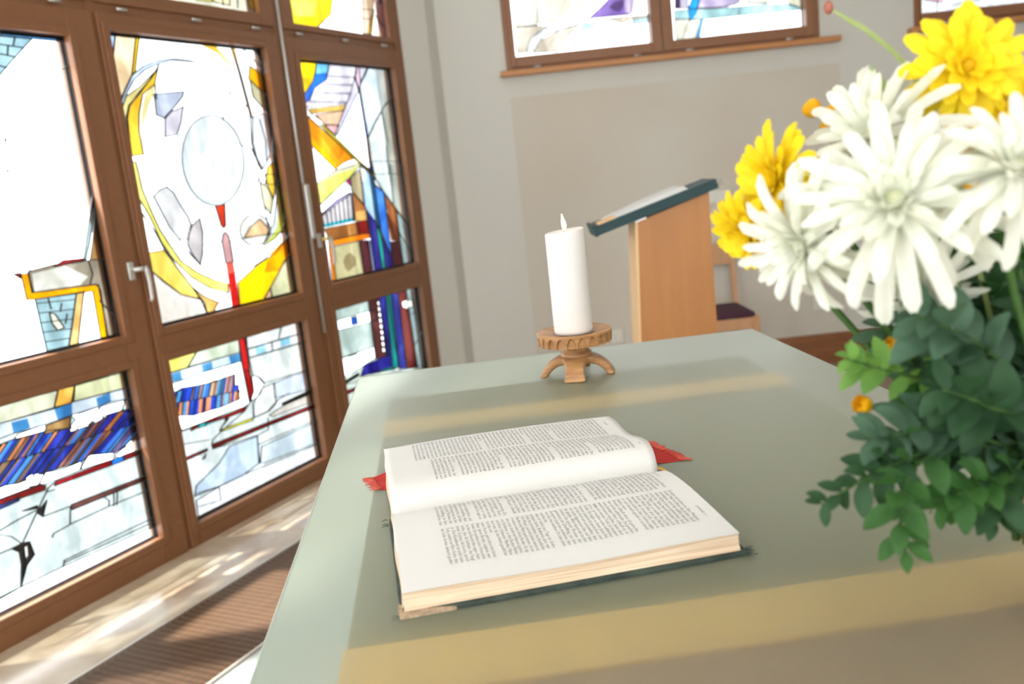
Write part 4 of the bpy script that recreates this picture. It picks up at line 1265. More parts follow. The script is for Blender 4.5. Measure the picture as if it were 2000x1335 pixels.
pts = [(.335, .030, .006), (.352, .031, .005), (.364, .024, .002), (.368, .016, .0008)]
for (x, y, z) in pts: pass
va = [bm.verts.new((x, y-.006, z)) for x, y, z in pts]; vb = [bm.verts.new((x, y+.006, z+.001)) for x, y, z in pts]
for k in range(3): bm.faces.new((va[k], va[k+1], vb[k+1], vb[k]))
obj('yellow_ribbon', bm, pbr('yellow_ribbon', (0.75, 0.42, 0.03), 0.7, noise=0.2, scale=40), book, True)

# printed text, set line by line and laid on the curved paper
TEXT = """Jesus antwortete ihnen: Ich habe es euch gesagt, und ihr glaubet nicht. Die Werke, die ich tue in meines Vaters Namen, die zeugen von mir. Aber ihr glaubet nicht; denn ihr seid von meinen Schafen nicht, wie ich euch gesagt habe. Denn meine Schafe hoeren meine Stimme, und ich kenne sie; und sie folgen mir, und ich gebe ihnen das ewige Leben; und sie werden nimmermehr umkommen, und niemand wird sie mir aus meiner Hand reissen. Der Vater, der mir sie gegeben hat, ist groesser denn alles; und niemand kann sie aus meines Vaters Hand reissen. Ich und der Vater sind eins. Da hoben die Juden abermals Steine auf, dass sie ihn steinigten. Jesus antwortete ihnen: Viel gute Werke habe ich euch erzeigt von meinem Vater; um welches Werk unter ihnen steinigt ihr mich? Die Juden antworteten ihm und sprachen: Um des guten Werks willen steinigen wir dich nicht, sondern um der Gotteslaesterung willen und dass du ein Mensch bist und machst dich selbst zu Gott. Jesus antwortete ihnen: Steht nicht geschrieben in eurem Gesetz: Ich habe gesagt: Ihr seid Goetter? So er die Goetter nennt, zu welchen das Wort Gottes geschah, und die Schrift kann doch nicht gebrochen werden, sprecht ihr denn zu dem, den der Vater geheiligt und in die Welt gesandt hat: Du laesterst Gott, darum dass ich sage: Ich bin Gottes Sohn? Tue ich nicht die Werke meines Vaters, so glaubet mir nicht; tue ich sie aber, glaubet doch den Werken, wollt ihr mir nicht glauben, auf dass ihr erkennet und glaubet, dass der Vater in mir ist und ich in ihm. Sie suchten abermals ihn zu greifen; aber er entging ihnen aus ihren Haenden und zog hin wieder jenseit des Jordans an den Ort, da Johannes zuvor getauft hatte, und blieb allda. Und viele kamen zu ihm und sprachen: Johannes tat kein Zeichen; aber alles, was Johannes von diesem gesagt hat, das ist wahr. Und glaubten allda viele an ihn. """
TEXT2 = """Es lag aber einer krank mit Namen Lazarus, von Bethanien, in dem Flecken Marias und ihrer Schwester Martha. Maria aber war, die den Herrn gesalbt hat mit Salbe und seine Fuesse getrocknet mit ihrem Haar; deren Bruder, Lazarus, war krank. Da sandten seine Schwestern zu ihm und liessen ihm sagen: Herr, siehe, den du liebhast, der liegt krank. Da Jesus das hoerte, sprach er: Die Krankheit ist nicht zum Tode, sondern zur Ehre Gottes, dass der Sohn Gottes dadurch geehrt werde. Jesus aber hatte Martha lieb und ihre Schwester und Lazarus. Als er nun hoerte, dass er krank war, blieb er zwei Tage an dem Ort, da er war. Darnach spricht er zu seinen Juengern: Lasst uns wieder nach Judaea ziehen! Seine Juenger sprachen zu ihm: Meister, jenes Mal wollten die Juden dich steinigen, und du willst wieder dahin ziehen? Jesus antwortete: Sind nicht des Tages zwoelf Stunden? Wer des Tages wandelt, der stoesst sich nicht; denn er sieht das Licht dieser Welt. Wer aber des Nachts wandelt, der stoesst sich; denn es ist kein Licht in ihm. Solches sagte er, und darnach spricht er zu ihnen: Lazarus, unser Freund, schlaeft; aber ich gehe hin, dass ich ihn auferwecke. Da sprachen seine Juenger: Herr, schlaeft er, so wird's besser mit ihm. Jesus aber sagte von seinem Tode; sie meinten aber, er redete vom leiblichen Schlaf. Da sagte es ihnen Jesus frei heraus: Lazarus ist gestorben; und ich bin froh um euretwillen, dass ich nicht dagewesen bin, auf dass ihr glaubt. Aber lasset uns zu ihm ziehen! Da sprach Thomas, der genannt ist Zwilling, zu den Juengern: Lasst uns mitziehen, dass wir mit ihm sterben! Da kam Jesus und fand ihn, dass er schon vier Tage im Grabe gelegen hatte. Bethanien aber war nahe bei Jerusalem, bei fuenfzehn Feld Weges; und viele Juden waren zu Martha und Maria gekommen, sie zu troesten ueber ihren Bruder. """
def wrap(text, width, nlines, breaks=()):
    """lines of words; 'breaks' end a paragraph early at these line numbers"""
    words = (text*3).split(); lines = []; i = 0
    while len(lines) < nlines:
        w = width*.45 if len(lines) in breaks else width
        ln = words[i]; i += 1
        while len(ln)+1+len(words[i]) <= w: ln += ' '+words[i]; i += 1
        lines.append(ln)
    return lines
def type_mesh(s, size):
    cu = bpy.data.curves.new('type', 'FONT'); cu.body = s; cu.size = size; cu.resolution_u = 1
    to = bpy.data.objects.new('type', cu)
    me = bpy.data.meshes.new_from_object(to)
    vs = [v.co.copy() for v in me.vertices]; fs = [tuple(p.vertices) for p in me.polygons]
    bpy.data.objects.remove(to); bpy.data.curves.remove(cu); bpy.data.meshes.remove(me)
    return vs, fs
def set_page(side, cols, extra):
    bm = bmesh.new()
    off = .0016 if side < 0 else .0006
    def put(vs, fs, a0, b0, k, sx=1.0):
        # reading direction runs towards the camera side, letters stand up towards the head of the book
        bv = []
        for v in vs:
            a = a0+v.y*k
            b = (b0+v.x*sx) if side < 0 else (b0-v.x*sx)
            bb = max(0, min(page_len(side), b))
            bv.append(bm.verts.new((a, side*b, page_z(side, a, bb)+off)))
        for f in fs:
            try: bm.faces.new([bv[i] for i in f])
            except ValueError: pass
    for (b0, width, a_top, pitch, lines, short) in cols:
        for i, ln in enumerate(lines):
            if i in short and short[i] == 'skip': continue
            vs, fs = type_mesh(ln, .0060)
            wd = max(v.x for v in vs)
            full = not (i in short)
            sx = width/wd if full else min(width/wd, .95)
            ind = 0 if full or short[i] != 'indent' else .012
            put(vs, fs, a_top-pitch*i, b0+(ind if side < 0 else -ind), 1.0, min(sx, 1.5))
    for (s, size, a, b) in extra:
        vs, fs = type_mesh(s, size); put(vs, fs, a, b, 1.0)
    return bm
PITCHL = .00575
L1 = wrap(TEXT, 36, 49, (13, 20, 31)); L2 = wrap(TEXT[900:]+TEXT, 36, 47, (9, 18, 30, 41))
L3 = wrap(TEXT2, 36, 48, (16, 33, 40)); L4 = wrap(TEXT2[700:]+TEXT2, 36, 48, (11, 27, 38))
def shorts(lines): return {i: 'short' for i, l in enumerate(lines) if len(l) < 26}
s3 = shorts(L3); s3[0] = 'indent'; s3[1] = 'indent'
bm = set_page(-1, [(.013, .094, .322, PITCHL, L3, s3), (.117, .093, .322, PITCHL, L4, shorts(L4))],
              [('JOHANNES 10. 11', .0042, .3345, .172), ('Jesus und Lazarus', .0036, .331, .035), ('11', .0110, .3135, .0185)])
obj('printed_text', bm, M_INK, top_sheet)
s2 = shorts(L2)
bm = set_page(1, [(.212, .089, .318, PITCHL, L1, shorts(L1)), (.114, .088, .326, PITCHL, L2, s2)],
              [('JOHANNES', .0040, .3310, .190), ('128', .0046, .3370, .040)])
obj('printed_text', bm, M_INK, blocks[1])

# ------------------------------------------------------------------ candle and its carved holder
HC = Vector((.1265, 1.770, ZT))
M_OLIVE = pbr('carved_wood', (0.50, 0.27, 0.115), 0.42, col2=(0.33, 0.155, 0.058), stretch=(1.2, 3, 9), scale=14, bump=0.12, detail=6)
M_WAX = pbr('white_wax', (0.80, 0.78, 0.76), 0.4, noise=0.02, scale=5, sss=0.35, coat=0.05)
holder = tag(empty('candle_holder', HC, math.radians(-10)), 'round carved wooden candle holder on four curved legs standing on the altar', 'candle holder')
bm = bmesh.new()
R, zt, zb = .0760, .0915, .0665
n = 528; A = 22
rings = []
def arch(ang, z):
    u = ((ang/(2*math.pi)*A) % 1)*2-1
    hgt = zb-.001+(zt-zb-.0035)*math.sqrt(max(0, 1-(u/.84)**2))
    if z < hgt: return -.0048*min(1, (hgt-z)/.002)
    return 0
prof = []
for z in [zb+(zt-zb)*k/15 for k in range(16)]:
    prof.append((z, 1))
for z, _ in prof:
    row = []
    for k in range(n):
        ang = 2*math.pi*k/n
        r = R-.0015*((zt-z)/(zt-zb))+arch(ang, z)
        row.append(bm.verts.new((r*math.cos(ang), r*math.sin(ang), z)))
    rings.append(row)
for r, z in ((.0735, zt+.0012), (.070, zt), (.046, zt-.004), (.0415, zt-.0050), (.002, zt-.0052)):
    rings.append([bm.verts.new((r*math.cos(2*math.pi*k/n), r*math.sin(2*math.pi*k/n), z)) for k in range(n)])
low = [bm.verts.new((.040*math.cos(2*math.pi*k/n), .040*math.sin(2*math.pi*k/n), zb-.003)) for k in range(n)]
rings.insert(0, low)
for a, b in zip(rings, rings[1:]):
    for k in range(n): bm.faces.new((a[k], a[(k+1) % n], b[(k+1) % n], b[k]))
bm.faces.new(rings[0]); bm.faces.new(rings[-1])
obj('dish', bm, M_OLIVE, holder)
bm = bmesh.new()
lathe(bm, [(.0415, zt-.0046), (.0425, zt-.0036), (.0415, zt-.0030), (.002, zt-.0030)], 48)
obj('drip_plate', bm, pbr('dull_brown_metal', (0.30, 0.22, 0.18), 0.4, noise=0.2, scale=40, metal=0.5), holder, True)
bm = bmesh.new()
lathe(bm, [(.036, .068), (.033, .063), (.026, .053), (.0265, .0505), (.0315, .0475), (.0315, .0385), (.030, .033), (.020, .028)], 48)
obj('neck', bm, M_OLIVE, holder, True)
for q in range(4):
    bm = bmesh.new()
    outer = [(.016, .044), (.030, .0425), (.044, .038), (.057, .030), (.068, .018), (.0755, .004), (.0765, 0)]
    inner = [(.012, .024), (.022, .024), (.033, .0225), (.043, .018), (.053, .010), (.0595, .003), (.060, 0)]
    hw = [.0300, .0270, .0215, .0185, .0190, .0212, .0220]
    sec = []
    for (ro, zo), (ri, zi), h in zip(outer, inner, hw):
        e = .0025
        sec.append([bm.verts.new(p) for p in ((ri, -h+e, zi), (ri, h-e, zi), (ri*.7+ro*.3, h, zi*.7+zo*.3), (ro*.8+ri*.2, h, zo*.8+zi*.2), (ro, h-e, zo), (ro, -h+e, zo), (ro*.8+ri*.2, -h, zo*.8+zi*.2), (ri*.7+ro*.3, -h, zi*.7+zo*.3))])
    for a, b in zip(sec, sec[1:]):
        for k in range(8): bm.faces.new((a[k], a[(k+1) % 8], b[(k+1) % 8], b[k]))
    bm.faces.new(sec[0]); bm.faces.new(sec[-1])
    bmesh.ops.rotate(bm, verts=bm.verts, cent=(0, 0, 0), matrix=Matrix.Rotation(q*math.pi/2, 3, 'Z'))
    o = obj('leg', bm, M_OLIVE, holder, True)
    md = o.modifiers.new('sub', 'SUBSURF'); md.levels = md.render_levels = 2
candle = tag(empty('candle', HC+Vector((-.001, -.003, zt-.0029))), 'thick white pillar candle burning on the carved wooden holder', 'candle')
bm = bmesh.new()
hc = .2035
rg = lathe(bm, [(.0365, 0), (.0382, .0015), (.0388, .006), (.0388, hc-.006), (.0383, hc-.001), (.0366, hc+.0005), (.0345, hc-.0015), (.028, hc-.0042), (.012, hc-.0055), (.001, hc-.0058)], 64)
for v in bm.verts:
    if v.co.z > hc*.85:
        # rim burnt slightly unevenly: higher on the right
        v.co.z += .0035*(v.co.x/.039)*((v.co.z-hc*.85)/(hc*.15))
obj('wax_pillar', bm, M_WAX, candle, True)
bm = bmesh.new(); tube(bm, [(0, 0, hc-.006), (0, 0, hc+.002), (.001, 0, hc+.006)], [.0011, .0010, .0006], 8)
obj('wick', bm, pbr('charred_wick', (0.03, 0.02, 0.015), 0.9), candle, True)
m, nt, out = new_mat('candle_flame')
em = N(nt, 'ShaderNodeEmission', Strength=9.0)
tc = N(nt, 'ShaderNodeTexCoord'); sx = N(nt, 'ShaderNodeSeparateXYZ'); mr = N(nt, 'ShaderNodeMapRange')
mr.inputs['From Min'].default_value = hc+.002; mr.inputs['From Max'].default_value = hc+.030
rp = N(nt, 'ShaderNodeValToRGB')
rp.color_ramp.elements[0].color = (1, .42, .16, 1); rp.color_ramp.elements[1].color = (1, .62, .28, 1)
e = rp.color_ramp.elements.new(.45); e.color = (1, .80, .52, 1)
nt.links.new(tc.outputs['Object'], sx.inputs[0]); nt.links.new(sx.outputs['Z'], mr.inputs['Value'])
nt.links.new(mr.outputs[0], rp.inputs[0]); nt.links.new(rp.outputs[0], em.inputs[0]); nt.links.new(em.outputs[0], out.inputs[0])
bm = bmesh.new()
lathe(bm, [(.0006, hc-.001), (.0032, hc+.004), (.0045, hc+.009), (.0042, hc+.015), (.0027, hc+.022), (.0012, hc+.028), (.0003, hc+.033)], 20)
for v in bm.verts: v.co.x += .0006-.0018*max(0, (v.co.z-hc-.01)/.016)
obj('flame', bm, m, candle, True)

# ------------------------------------------------------------------ lectern with a big green folder on its desk
M_BEECH = wood('beech_veneer', (0.43, 0.175, 0.038), (0.38, 0.15, 0.031), (6, 6, .8), 3, 0.4)
M_BEECH_PALE_LIT = wood('beech_pale_and_lit', (0.78, 0.52, 0.28), (0.72, 0.46, 0.23), (6, 6, .8), 3, 0.45)  # paler copy: window light painted in on the front panel, plain on the strip
M_TEAL = pbr('dark_teal_cloth', (0.009, 0.050, 0.056), 0.55, col2=(0.005, 0.032, 0.038), scale=1, stretch=(1, 1, 160), detail=2, bump=0.2)
lec = tag(empty('lectern', (.65, 3.40, 0)), 'beech lectern with a sloping dark teal desk standing behind the altar near the wall', 'lectern')
bm = bmesh.new()
prism(bm, [(-.150, 0), (.1445, 0), (.1435, .69), (.145, 1.218), (-.128, 1.138), (-.150, .69)], 'y', .0, .022)
prism(bm, [(-.150, 0), (.1445, 0), (.1435, .69), (.145, 1.218), (-.128, 1.138), (-.150, .69)], 'y', .165, .185)
sp_ = obj('side_panel', bm, M_BEECH, lec)
bm = bmesh.new()
prism(bm, [(-.158, 0), (-.150, 0), (-.150, .69), (-.128, 1.138), (-.1375, 1.136), (-.158, .69)], 'y', .0, .185)
obj('front_panel', bm, M_BEECH_PALE_LIT, lec)  # window-lit face, its light put into the paler colour
bm = bmesh.new()
prism(bm, [(.1445, 0), (.148, 0), (.147, .69), (.1485, 1.219), (.145, 1.218), (.1435, .69)], 'y', .0, .185)
obj('back_panel', bm, M_BEECH, lec)
def slope_pts(x0, z0, x1, z1, th):
    L = math.hypot(x1-x0, z1-z0); nx, nz = -(z1-z0)/L*th, (x1-x0)/L*th
    return [(x0, z0), (x1, z1), (x1+nx, z1+nz), (x0+nx, z0+nz)]
bm = bmesh.new()
prism(bm, slope_pts(-.283, 1.101, .182, 1.2315, .036), 'y', -.02, .20)
desk = obj('desk', bm, M_TEAL, lec)
bm = bmesh.new(); prism(bm, slope_pts(-.291, 1.096, -.281, 1.099, .045), 'y', -.025, .205)
obj('ledge', bm, M_TEAL, desk)
bm = bmesh.new(); prism(bm, slope_pts(.184, 1.236, .206, 1.243, .026), 'y', .0, .06)
obj('strap_end', bm, pbr('grey_strap', (0.45, 0.43, 0.38), 0.6, noise=0.2, scale=60), desk)
bm = bmesh.new(); prism(bm, slope_pts(-.137, 1.1345, -.095, 1.1465, .005), 'y', -.01, .04)
obj('bracket', bm, M_STEEL, desk)
lb = tag(empty('book', (.65, 3.40, 0)), 'thin open white booklet lying on the teal lectern desk', 'booklet')
bm = bmesh.new()
# open booklet: two leaves that rise to the fold
def on_desk(x, h):
    L = math.hypot(.465, .1305); return (x-.1305/L*(.0365+h), 1.101+(x+.283)*.1305/.465+.465/L*(.0365+h))
prof = [(-.235, .001), (-.20, .006), (-.14, .009), (-.09, .0135), (-.03, .016), (.0, .016), (.04, .019), (.070, .016), (.080, .001)]
top = [on_desk(x, h) for x, h in prof]; bot = [on_desk(x, 0.0003) for x, h in (prof[-1], prof[0])]
prism(bm, top+bot, 'y', .0, .18)
obj('pages', bm, M_PAPER, lb)
bm = bmesh.new(); prism(bm, [on_desk(-.270, .0005), on_desk(-.20, .0005), on_desk(-.205, .010), on_desk(-.268, .0065)], 'y', -.015, .07)
tag(obj('wooden_pencil_block', bm, M_BEECH_PALE_LIT), 'small pale wooden strip at the low end of the teal lectern desk', 'wooden strip')
bpy.data.objects['wooden_pencil_block'].name = 'wooden_strip'
bpy.data.objects['wooden_strip'].location = (.65, 3.40, 0)

# ------------------------------------------------------------------ chair against the wall
M_CHAIR = wood('chair_beech', (0.55, 0.30, 0.15), (0.48, 0.25, 0.12), (5, 5, 1), 4, 0.42)
M_CUSH = pbr('aubergine_upholstery', (0.075, 0.022, 0.045), 0.85, noise=0.3, scale=80, bump=0.1)
ch = tag(empty('chair', (1.170, 5.14, 0)), 'wooden chair with an aubergine cushion against the wall behind the lectern', 'chair')
for sx_ in (-1, 1):
    bm = bmesh.new(); prism(bm, [(-.200, 0), (-.165, 0), (-.165, .42), (-.200, .42)], 'y', 0, 1) if False else box(bm, sx_*.208-.017, sx_*.208+.017, -.222, -.185, 0, .445, .004)
    obj('leg', bm, M_CHAIR, ch)
    bm = bmesh.new()
    x = sx_*.198
    prism(bm, [(.150, 0), (.185, 0), (.200, .45), (.235, .84), (.212, .84), (.165, .45)], 'x', x-.015, x+.015)
    obj('leg', bm, M_CHAIR, ch)
bm = bmesh.new()
box(bm, -.215, .215, -.218, -.198, .375, .438, .002); box(bm, -.205, .205, .165, .185, .375, .438, .002)
for x in (-.214, .194): box(bm, x, x+.020, -.2, .17, .375, .438, .002)
obj('seat_frame', bm, M_CHAIR, ch)
bm = bmesh.new(); box(bm, -.208, .208, -.208, .190, .4385, .468, .012)
obj('cushion', bm, M_CUSH, ch, True)
for z0, z1 in ((.700, .825),):
    bm = bmesh.new(); y = .185+.035*(z0-.45)/.4
    box(bm, -.184, .184, y, y+.018, z0, z1, .004)
    obj('back_slat', bm, M_CHAIR, ch)

# ------------------------------------------------------------------ switches and sockets on the back wall
M_PLAST = pbr('cream_plastic', (0.68, 0.67, 0.60), 0.4, noise=0.03)
def wall_plate(name, x, z, nx, w, label, cat, holes):
    e = tag(empty(name, (x, YB-.0025, z)), label, cat)
    bm = bmesh.new(); box(bm, -w*nx/2, w*nx/2, -.012, 0, -w/2, w/2, .003)
    obj('cover_plate', bm, M_PLAST, e)
    for k in range(nx):
        cx = -w*nx/2+w*(k+.5)
        bm = bmesh.new()
        if holes: lathe(bm, [(.021, 0), (.021, .004), (.018, .005), (.016, .001), (.001, .001)], 24)
        else: box(bm, -.026, .026, -.026, .026, 0, .004, .002)
        bmesh.ops.rotate(bm, verts=bm.verts, cent=(0, 0, 0), matrix=Matrix.Rotation(math.pi/2, 3, 'X'))
        bmesh.ops.translate(bm, verts=bm.verts, vec=(cx, -.0122, 0))
        obj('socket_insert' if holes else 'rocker', bm, M_PLAST, e, holes)
wall_plate('light_switch', 1.335, 1.10, 2, .075, 'double cream light switch on the wall just right of the lectern top', 'light switch', False)
wall_plate('wall_socket', .652, .315, 1, .080, 'cream wall socket low on the wall beside the candle holder', 'wall socket', True)
wall_plate('cover_box', 1.915, .385, 1, .085, 'square grey cover plate low on the wall right of the chair', 'cover plate', False)
FLOWERS = [
 ('yellow', 'large bright yellow chrysanthemum facing forward at the top of the bouquet', (0.3662, 0.7, 1.4042), 0.0450, (-0.15, -0.95, 0.12)),
 ('yellow', 'yellow chrysanthemum turned to the left, leftmost yellow bloom of the bouquet', (0.2304, 0.74, 1.3336), 0.0454, (-0.93, -0.3, 0.1)),
 ('yellow', 'yellow bloom pointing down and left between the lectern and the drooping white flower', (0.2073, 0.75, 1.2927), 0.0368, (-0.75, -0.35, -0.4)),
 ('yellow_small', 'small yellow bloom right of the upper bud, left of the top bloom', (0.3086, 0.78, 1.378), 0.0237, (-0.2, -0.5, 0.8)),
 ('yellow', 'yellow bloom cut by the right edge of the photo below the top bloom', (0.4318, 0.74, 1.365), 0.0368, (0.1, -0.8, 0.3)),
 ('yellow_small', 'deep yellow bloom peeping out behind the large central white flower', (0.3701, 0.74, 1.3021), 0.0268, (-0.1, -0.9, 0.2)),
 ('yellow_small', 'small yellow bloom behind the white flowers beside the leftmost yellow bloom', (0.2862, 0.8, 1.323), 0.0271, (-0.3, -0.8, 0.3)),
 ('white', 'large white spidery chrysanthemum in the middle of the bouquet', (0.2744, 0.62, 1.3117), 0.0670, (-0.38, -0.72, 0.5)),
 ('white', 'white chrysanthemum drooping at the lower left of the bouquet', (0.2229, 0.66, 1.2877), 0.0521, (-0.75, -0.5, -0.15)),
 ('white', 'white chrysanthemum at the right edge with long hanging petals', (0.3351, 0.58, 1.3279), 0.0509, (-0.15, -0.65, 0.65)),
 ('white', 'white chrysanthemum at the back behind the large central one, with upright petals', (0.3058, 0.72, 1.3578), 0.0652, (-0.65, -0.45, 0.55)),
 ('white', 'pale greenish white chrysanthemum hanging low under the central white flower', (0.3285, 0.7, 1.2387), 0.0450, (-0.2, -0.7, -0.4)),
 ('cream', 'cream peach bloom seen between the top yellow bloom and the white flowers', (0.3959, 0.76, 1.3437), 0.0311, (-0.1, -0.9, 0.3)),
]
BUDS = [
 ('small yellow bud with orange edges at the upper left of the bouquet', (0.2786, 0.78, 1.3854), 0.0085, (0.3074, 0.76, 1.3467)),
 ('yellow bud on a thin stem hanging over the altar below the flowers', (0.2652, 0.66, 1.1579), 0.0079, (0.3168, 0.68, 1.1313)),
 ('slim orange bud among the green leaves under the white flowers', (0.2972, 0.68, 1.1968), 0.0066, (0.3384, 0.69, 1.1474)),
]
BRANCHES = [
 ('leafy green branch reaching lowest to the left over the altar', [(0.2138, 0.62, 1.099), (0.2427, 0.62, 1.1136), (0.2776, 0.63, 1.1222), (0.326, 0.65, 1.1225), (0.391, 0.66, 1.0996)], 0.026, 'dark', 17),
 ('light green leafy tip at the left of the foliage beside the altar edge', [(0.252, 0.66, 1.1968), (0.2693, 0.66, 1.1889), (0.2926, 0.66, 1.1803), (0.3327, 0.67, 1.1614), (0.3829, 0.66, 1.1089)], 0.028, 'light', 13),
 ('leafy branch hanging down lowest towards the glass top', [(0.2657, 0.6, 1.0656), (0.2632, 0.6, 1.0875), (0.2701, 0.61, 1.1063), (0.2929, 0.63, 1.1205), (0.3417, 0.65, 1.1167)], 0.03, 'mid', 11),
 ('grey green leafy branch with broad leaves in the upper foliage', [(0.2949, 0.7, 1.2092), (0.3191, 0.7, 1.1855), (0.3478, 0.7, 1.1653), (0.366, 0.68, 1.1385), (0.3829, 0.66, 1.1005)], 0.038, 'grey', 15),
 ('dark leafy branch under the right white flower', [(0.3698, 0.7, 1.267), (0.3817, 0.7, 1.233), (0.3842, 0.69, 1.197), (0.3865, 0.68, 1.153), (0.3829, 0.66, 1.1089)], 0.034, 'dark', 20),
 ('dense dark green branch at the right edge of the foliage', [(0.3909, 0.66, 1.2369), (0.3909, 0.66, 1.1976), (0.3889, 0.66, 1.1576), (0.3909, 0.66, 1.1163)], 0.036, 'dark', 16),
 ('broad leaved branch in the middle of the foliage', [(0.2594, 0.64, 1.1371), (0.2826, 0.64, 1.1385), (0.3145, 0.65, 1.1401), (0.3418, 0.65, 1.1289), (0.3829, 0.66, 1.1005)], 0.034, 'grey', 17),
 ('green branch above the vase rim at the right', [(0.2989, 0.62, 1.0874), (0.318, 0.62, 1.0972), (0.3424, 0.63, 1.0989), (0.385, 0.65, 1.0912)], 0.028, 'mid', 14),
 ('dark branch trailing down beside the vase', [(0.3425, 0.62, 1.0704), (0.3445, 0.62, 1.0862), (0.3578, 0.63, 1.0971), (0.389, 0.65, 1.1031)], 0.026, 'dark', 10),
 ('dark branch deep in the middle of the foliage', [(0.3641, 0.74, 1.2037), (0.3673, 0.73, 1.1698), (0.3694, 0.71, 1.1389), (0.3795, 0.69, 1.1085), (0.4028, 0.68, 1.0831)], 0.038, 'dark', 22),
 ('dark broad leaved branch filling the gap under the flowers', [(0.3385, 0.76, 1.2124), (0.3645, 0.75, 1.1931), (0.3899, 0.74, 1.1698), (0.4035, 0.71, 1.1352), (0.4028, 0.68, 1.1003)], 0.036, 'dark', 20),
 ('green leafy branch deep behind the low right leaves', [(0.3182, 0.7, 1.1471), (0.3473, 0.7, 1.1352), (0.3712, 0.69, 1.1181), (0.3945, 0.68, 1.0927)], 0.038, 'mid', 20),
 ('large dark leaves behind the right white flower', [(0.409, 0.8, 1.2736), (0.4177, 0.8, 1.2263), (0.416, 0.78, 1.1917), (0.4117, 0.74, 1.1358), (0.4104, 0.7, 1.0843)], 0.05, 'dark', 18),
 ('large green leaves low behind the white flowers at the right edge', [(0.4506, 0.78, 1.2702), (0.4459, 0.78, 1.2254), (0.4299, 0.76, 1.1843), (0.4135, 0.72, 1.1315), (0.4104, 0.7, 1.0843)], 0.05, 'mid', 18),
 ('broad grey green leaves in front of the upper foliage', [(0.2962, 0.64, 1.2288), (0.3186, 0.64, 1.2168), (0.3449, 0.64, 1.1985), (0.3811, 0.65, 1.1529)], 0.04, 'grey', 11),
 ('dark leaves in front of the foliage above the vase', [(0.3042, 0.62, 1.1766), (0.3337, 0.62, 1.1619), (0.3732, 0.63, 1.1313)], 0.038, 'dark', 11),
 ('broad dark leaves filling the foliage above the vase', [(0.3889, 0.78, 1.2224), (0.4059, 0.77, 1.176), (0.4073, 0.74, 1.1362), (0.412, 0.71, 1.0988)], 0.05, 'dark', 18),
]
#stem [[(0.2373, 0.67, 1.2738), (0.2559, 0.67, 1.2503), (0.2746, 0.67, 1.2245), (0.2975, 0.67, 1.1938), (0.3325, 0.67, 1.149), (0.3829, 0.66, 1.0879)]]
#grass [(0.3004, 0.8, 1.4716), (0.3146, 0.79, 1.4579), (0.3275, 0.78, 1.4447), (0.3479, 0.76, 1.4131), (0.3668, 0.74, 1.3563), (0.3762, 0.69, 1.2185), (0.3829, 0.66, 1.1089)] [(0.3099, 0.74, 1.4147), (0.3198, 0.74, 1.3997), (0.329, 0.73, 1.3679), (0.3494, 0.7, 1.2611), (0.3789, 0.66, 1.1093)]
# ------------------------------------------------------------------ bouquet
def petal_mat(name, c1, c2, trans):
    m, nt, out = new_mat(name)
    tc = N(nt, 'ShaderNodeTexCoord')
    nz = N(nt, 'ShaderNodeTexNoise', Scale=45.0, Detail=3.0)
    nt.links.new(tc.outputs['Object'], nz.inputs[0])
    rp = N(nt, 'ShaderNodeValToRGB')
    rp.color_ramp.elements[0].position = .3; rp.color_ramp.elements[1].position = .65
    rp.color_ramp.elements[0].color = (*c2, 1); rp.color_ramp.elements[1].color = (*c1, 1)
    nt.links.new(nz.outputs['Fac'], rp.inputs[0])
    d = N(nt, 'ShaderNodeBsdfPrincipled', Roughness=0.6)
    d.inputs['Specular IOR Level'].default_value = .25
    t = N(nt, 'ShaderNodeBsdfTranslucent'); t.inputs[0].default_value = (*trans, 1)
    nt.links.new(rp.outputs[0], d.inputs['Base Color'])
    mx = N(nt, 'ShaderNodeMixShader', Fac=.35)
    nt.links.new(d.outputs[0], mx.inputs[1]); nt.links.new(t.outputs[0], mx.inputs[2]); nt.links.new(mx.outputs[0], out.inputs[0])
    return m
MP = {'yellow': petal_mat('yellow_petal', (0.90, 0.72, 0.025), (0.86, 0.62, 0.012), (0.95, 0.80, .03)),
      'yellow_small': petal_mat('deep_yellow_petal', (0.85, 0.50, 0.01), (0.78, 0.40, 0.006), (0.9, 0.55, .02)),
      'white': petal_mat('white_petal', (0.82, 0.83, 0.78), (0.76, 0.78, 0.66), (0.84, 0.86, .72)),
      'cream': petal_mat('cream_petal', (0.86, 0.74, 0.56), (0.80, 0.64, 0.44), (0.9, 0.76, .56))}
MCEN = {'yellow': petal_mat('yellow_heart', (0.80, 0.52, 0.01), (0.70, 0.42, 0.01), (.8, .5, .02)), 'yellow_small': None, 'white': petal_mat('greenish_heart', (0.80, 0.82, 0.58), (0.74, 0.77, 0.46), (.8, .84, .6)), 'cream': None}
MCEN['yellow_small'] = MCEN['yellow']; MCEN['cream'] = MCEN['white']
M_STEM = petal_mat('green_stem', (0.085, 0.18, 0.045), (0.06, 0.13, 0.035), (.08, .18, .04))
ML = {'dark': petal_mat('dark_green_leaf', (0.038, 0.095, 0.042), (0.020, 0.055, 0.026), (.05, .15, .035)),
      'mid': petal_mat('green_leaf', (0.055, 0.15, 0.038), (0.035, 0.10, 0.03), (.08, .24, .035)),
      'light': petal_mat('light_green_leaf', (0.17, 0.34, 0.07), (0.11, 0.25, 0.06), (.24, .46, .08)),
      'grey': petal_mat('grey_green_leaf', (0.095, 0.175, 0.115), (0.055, 0.11, 0.07), (.10, .22, .10))}
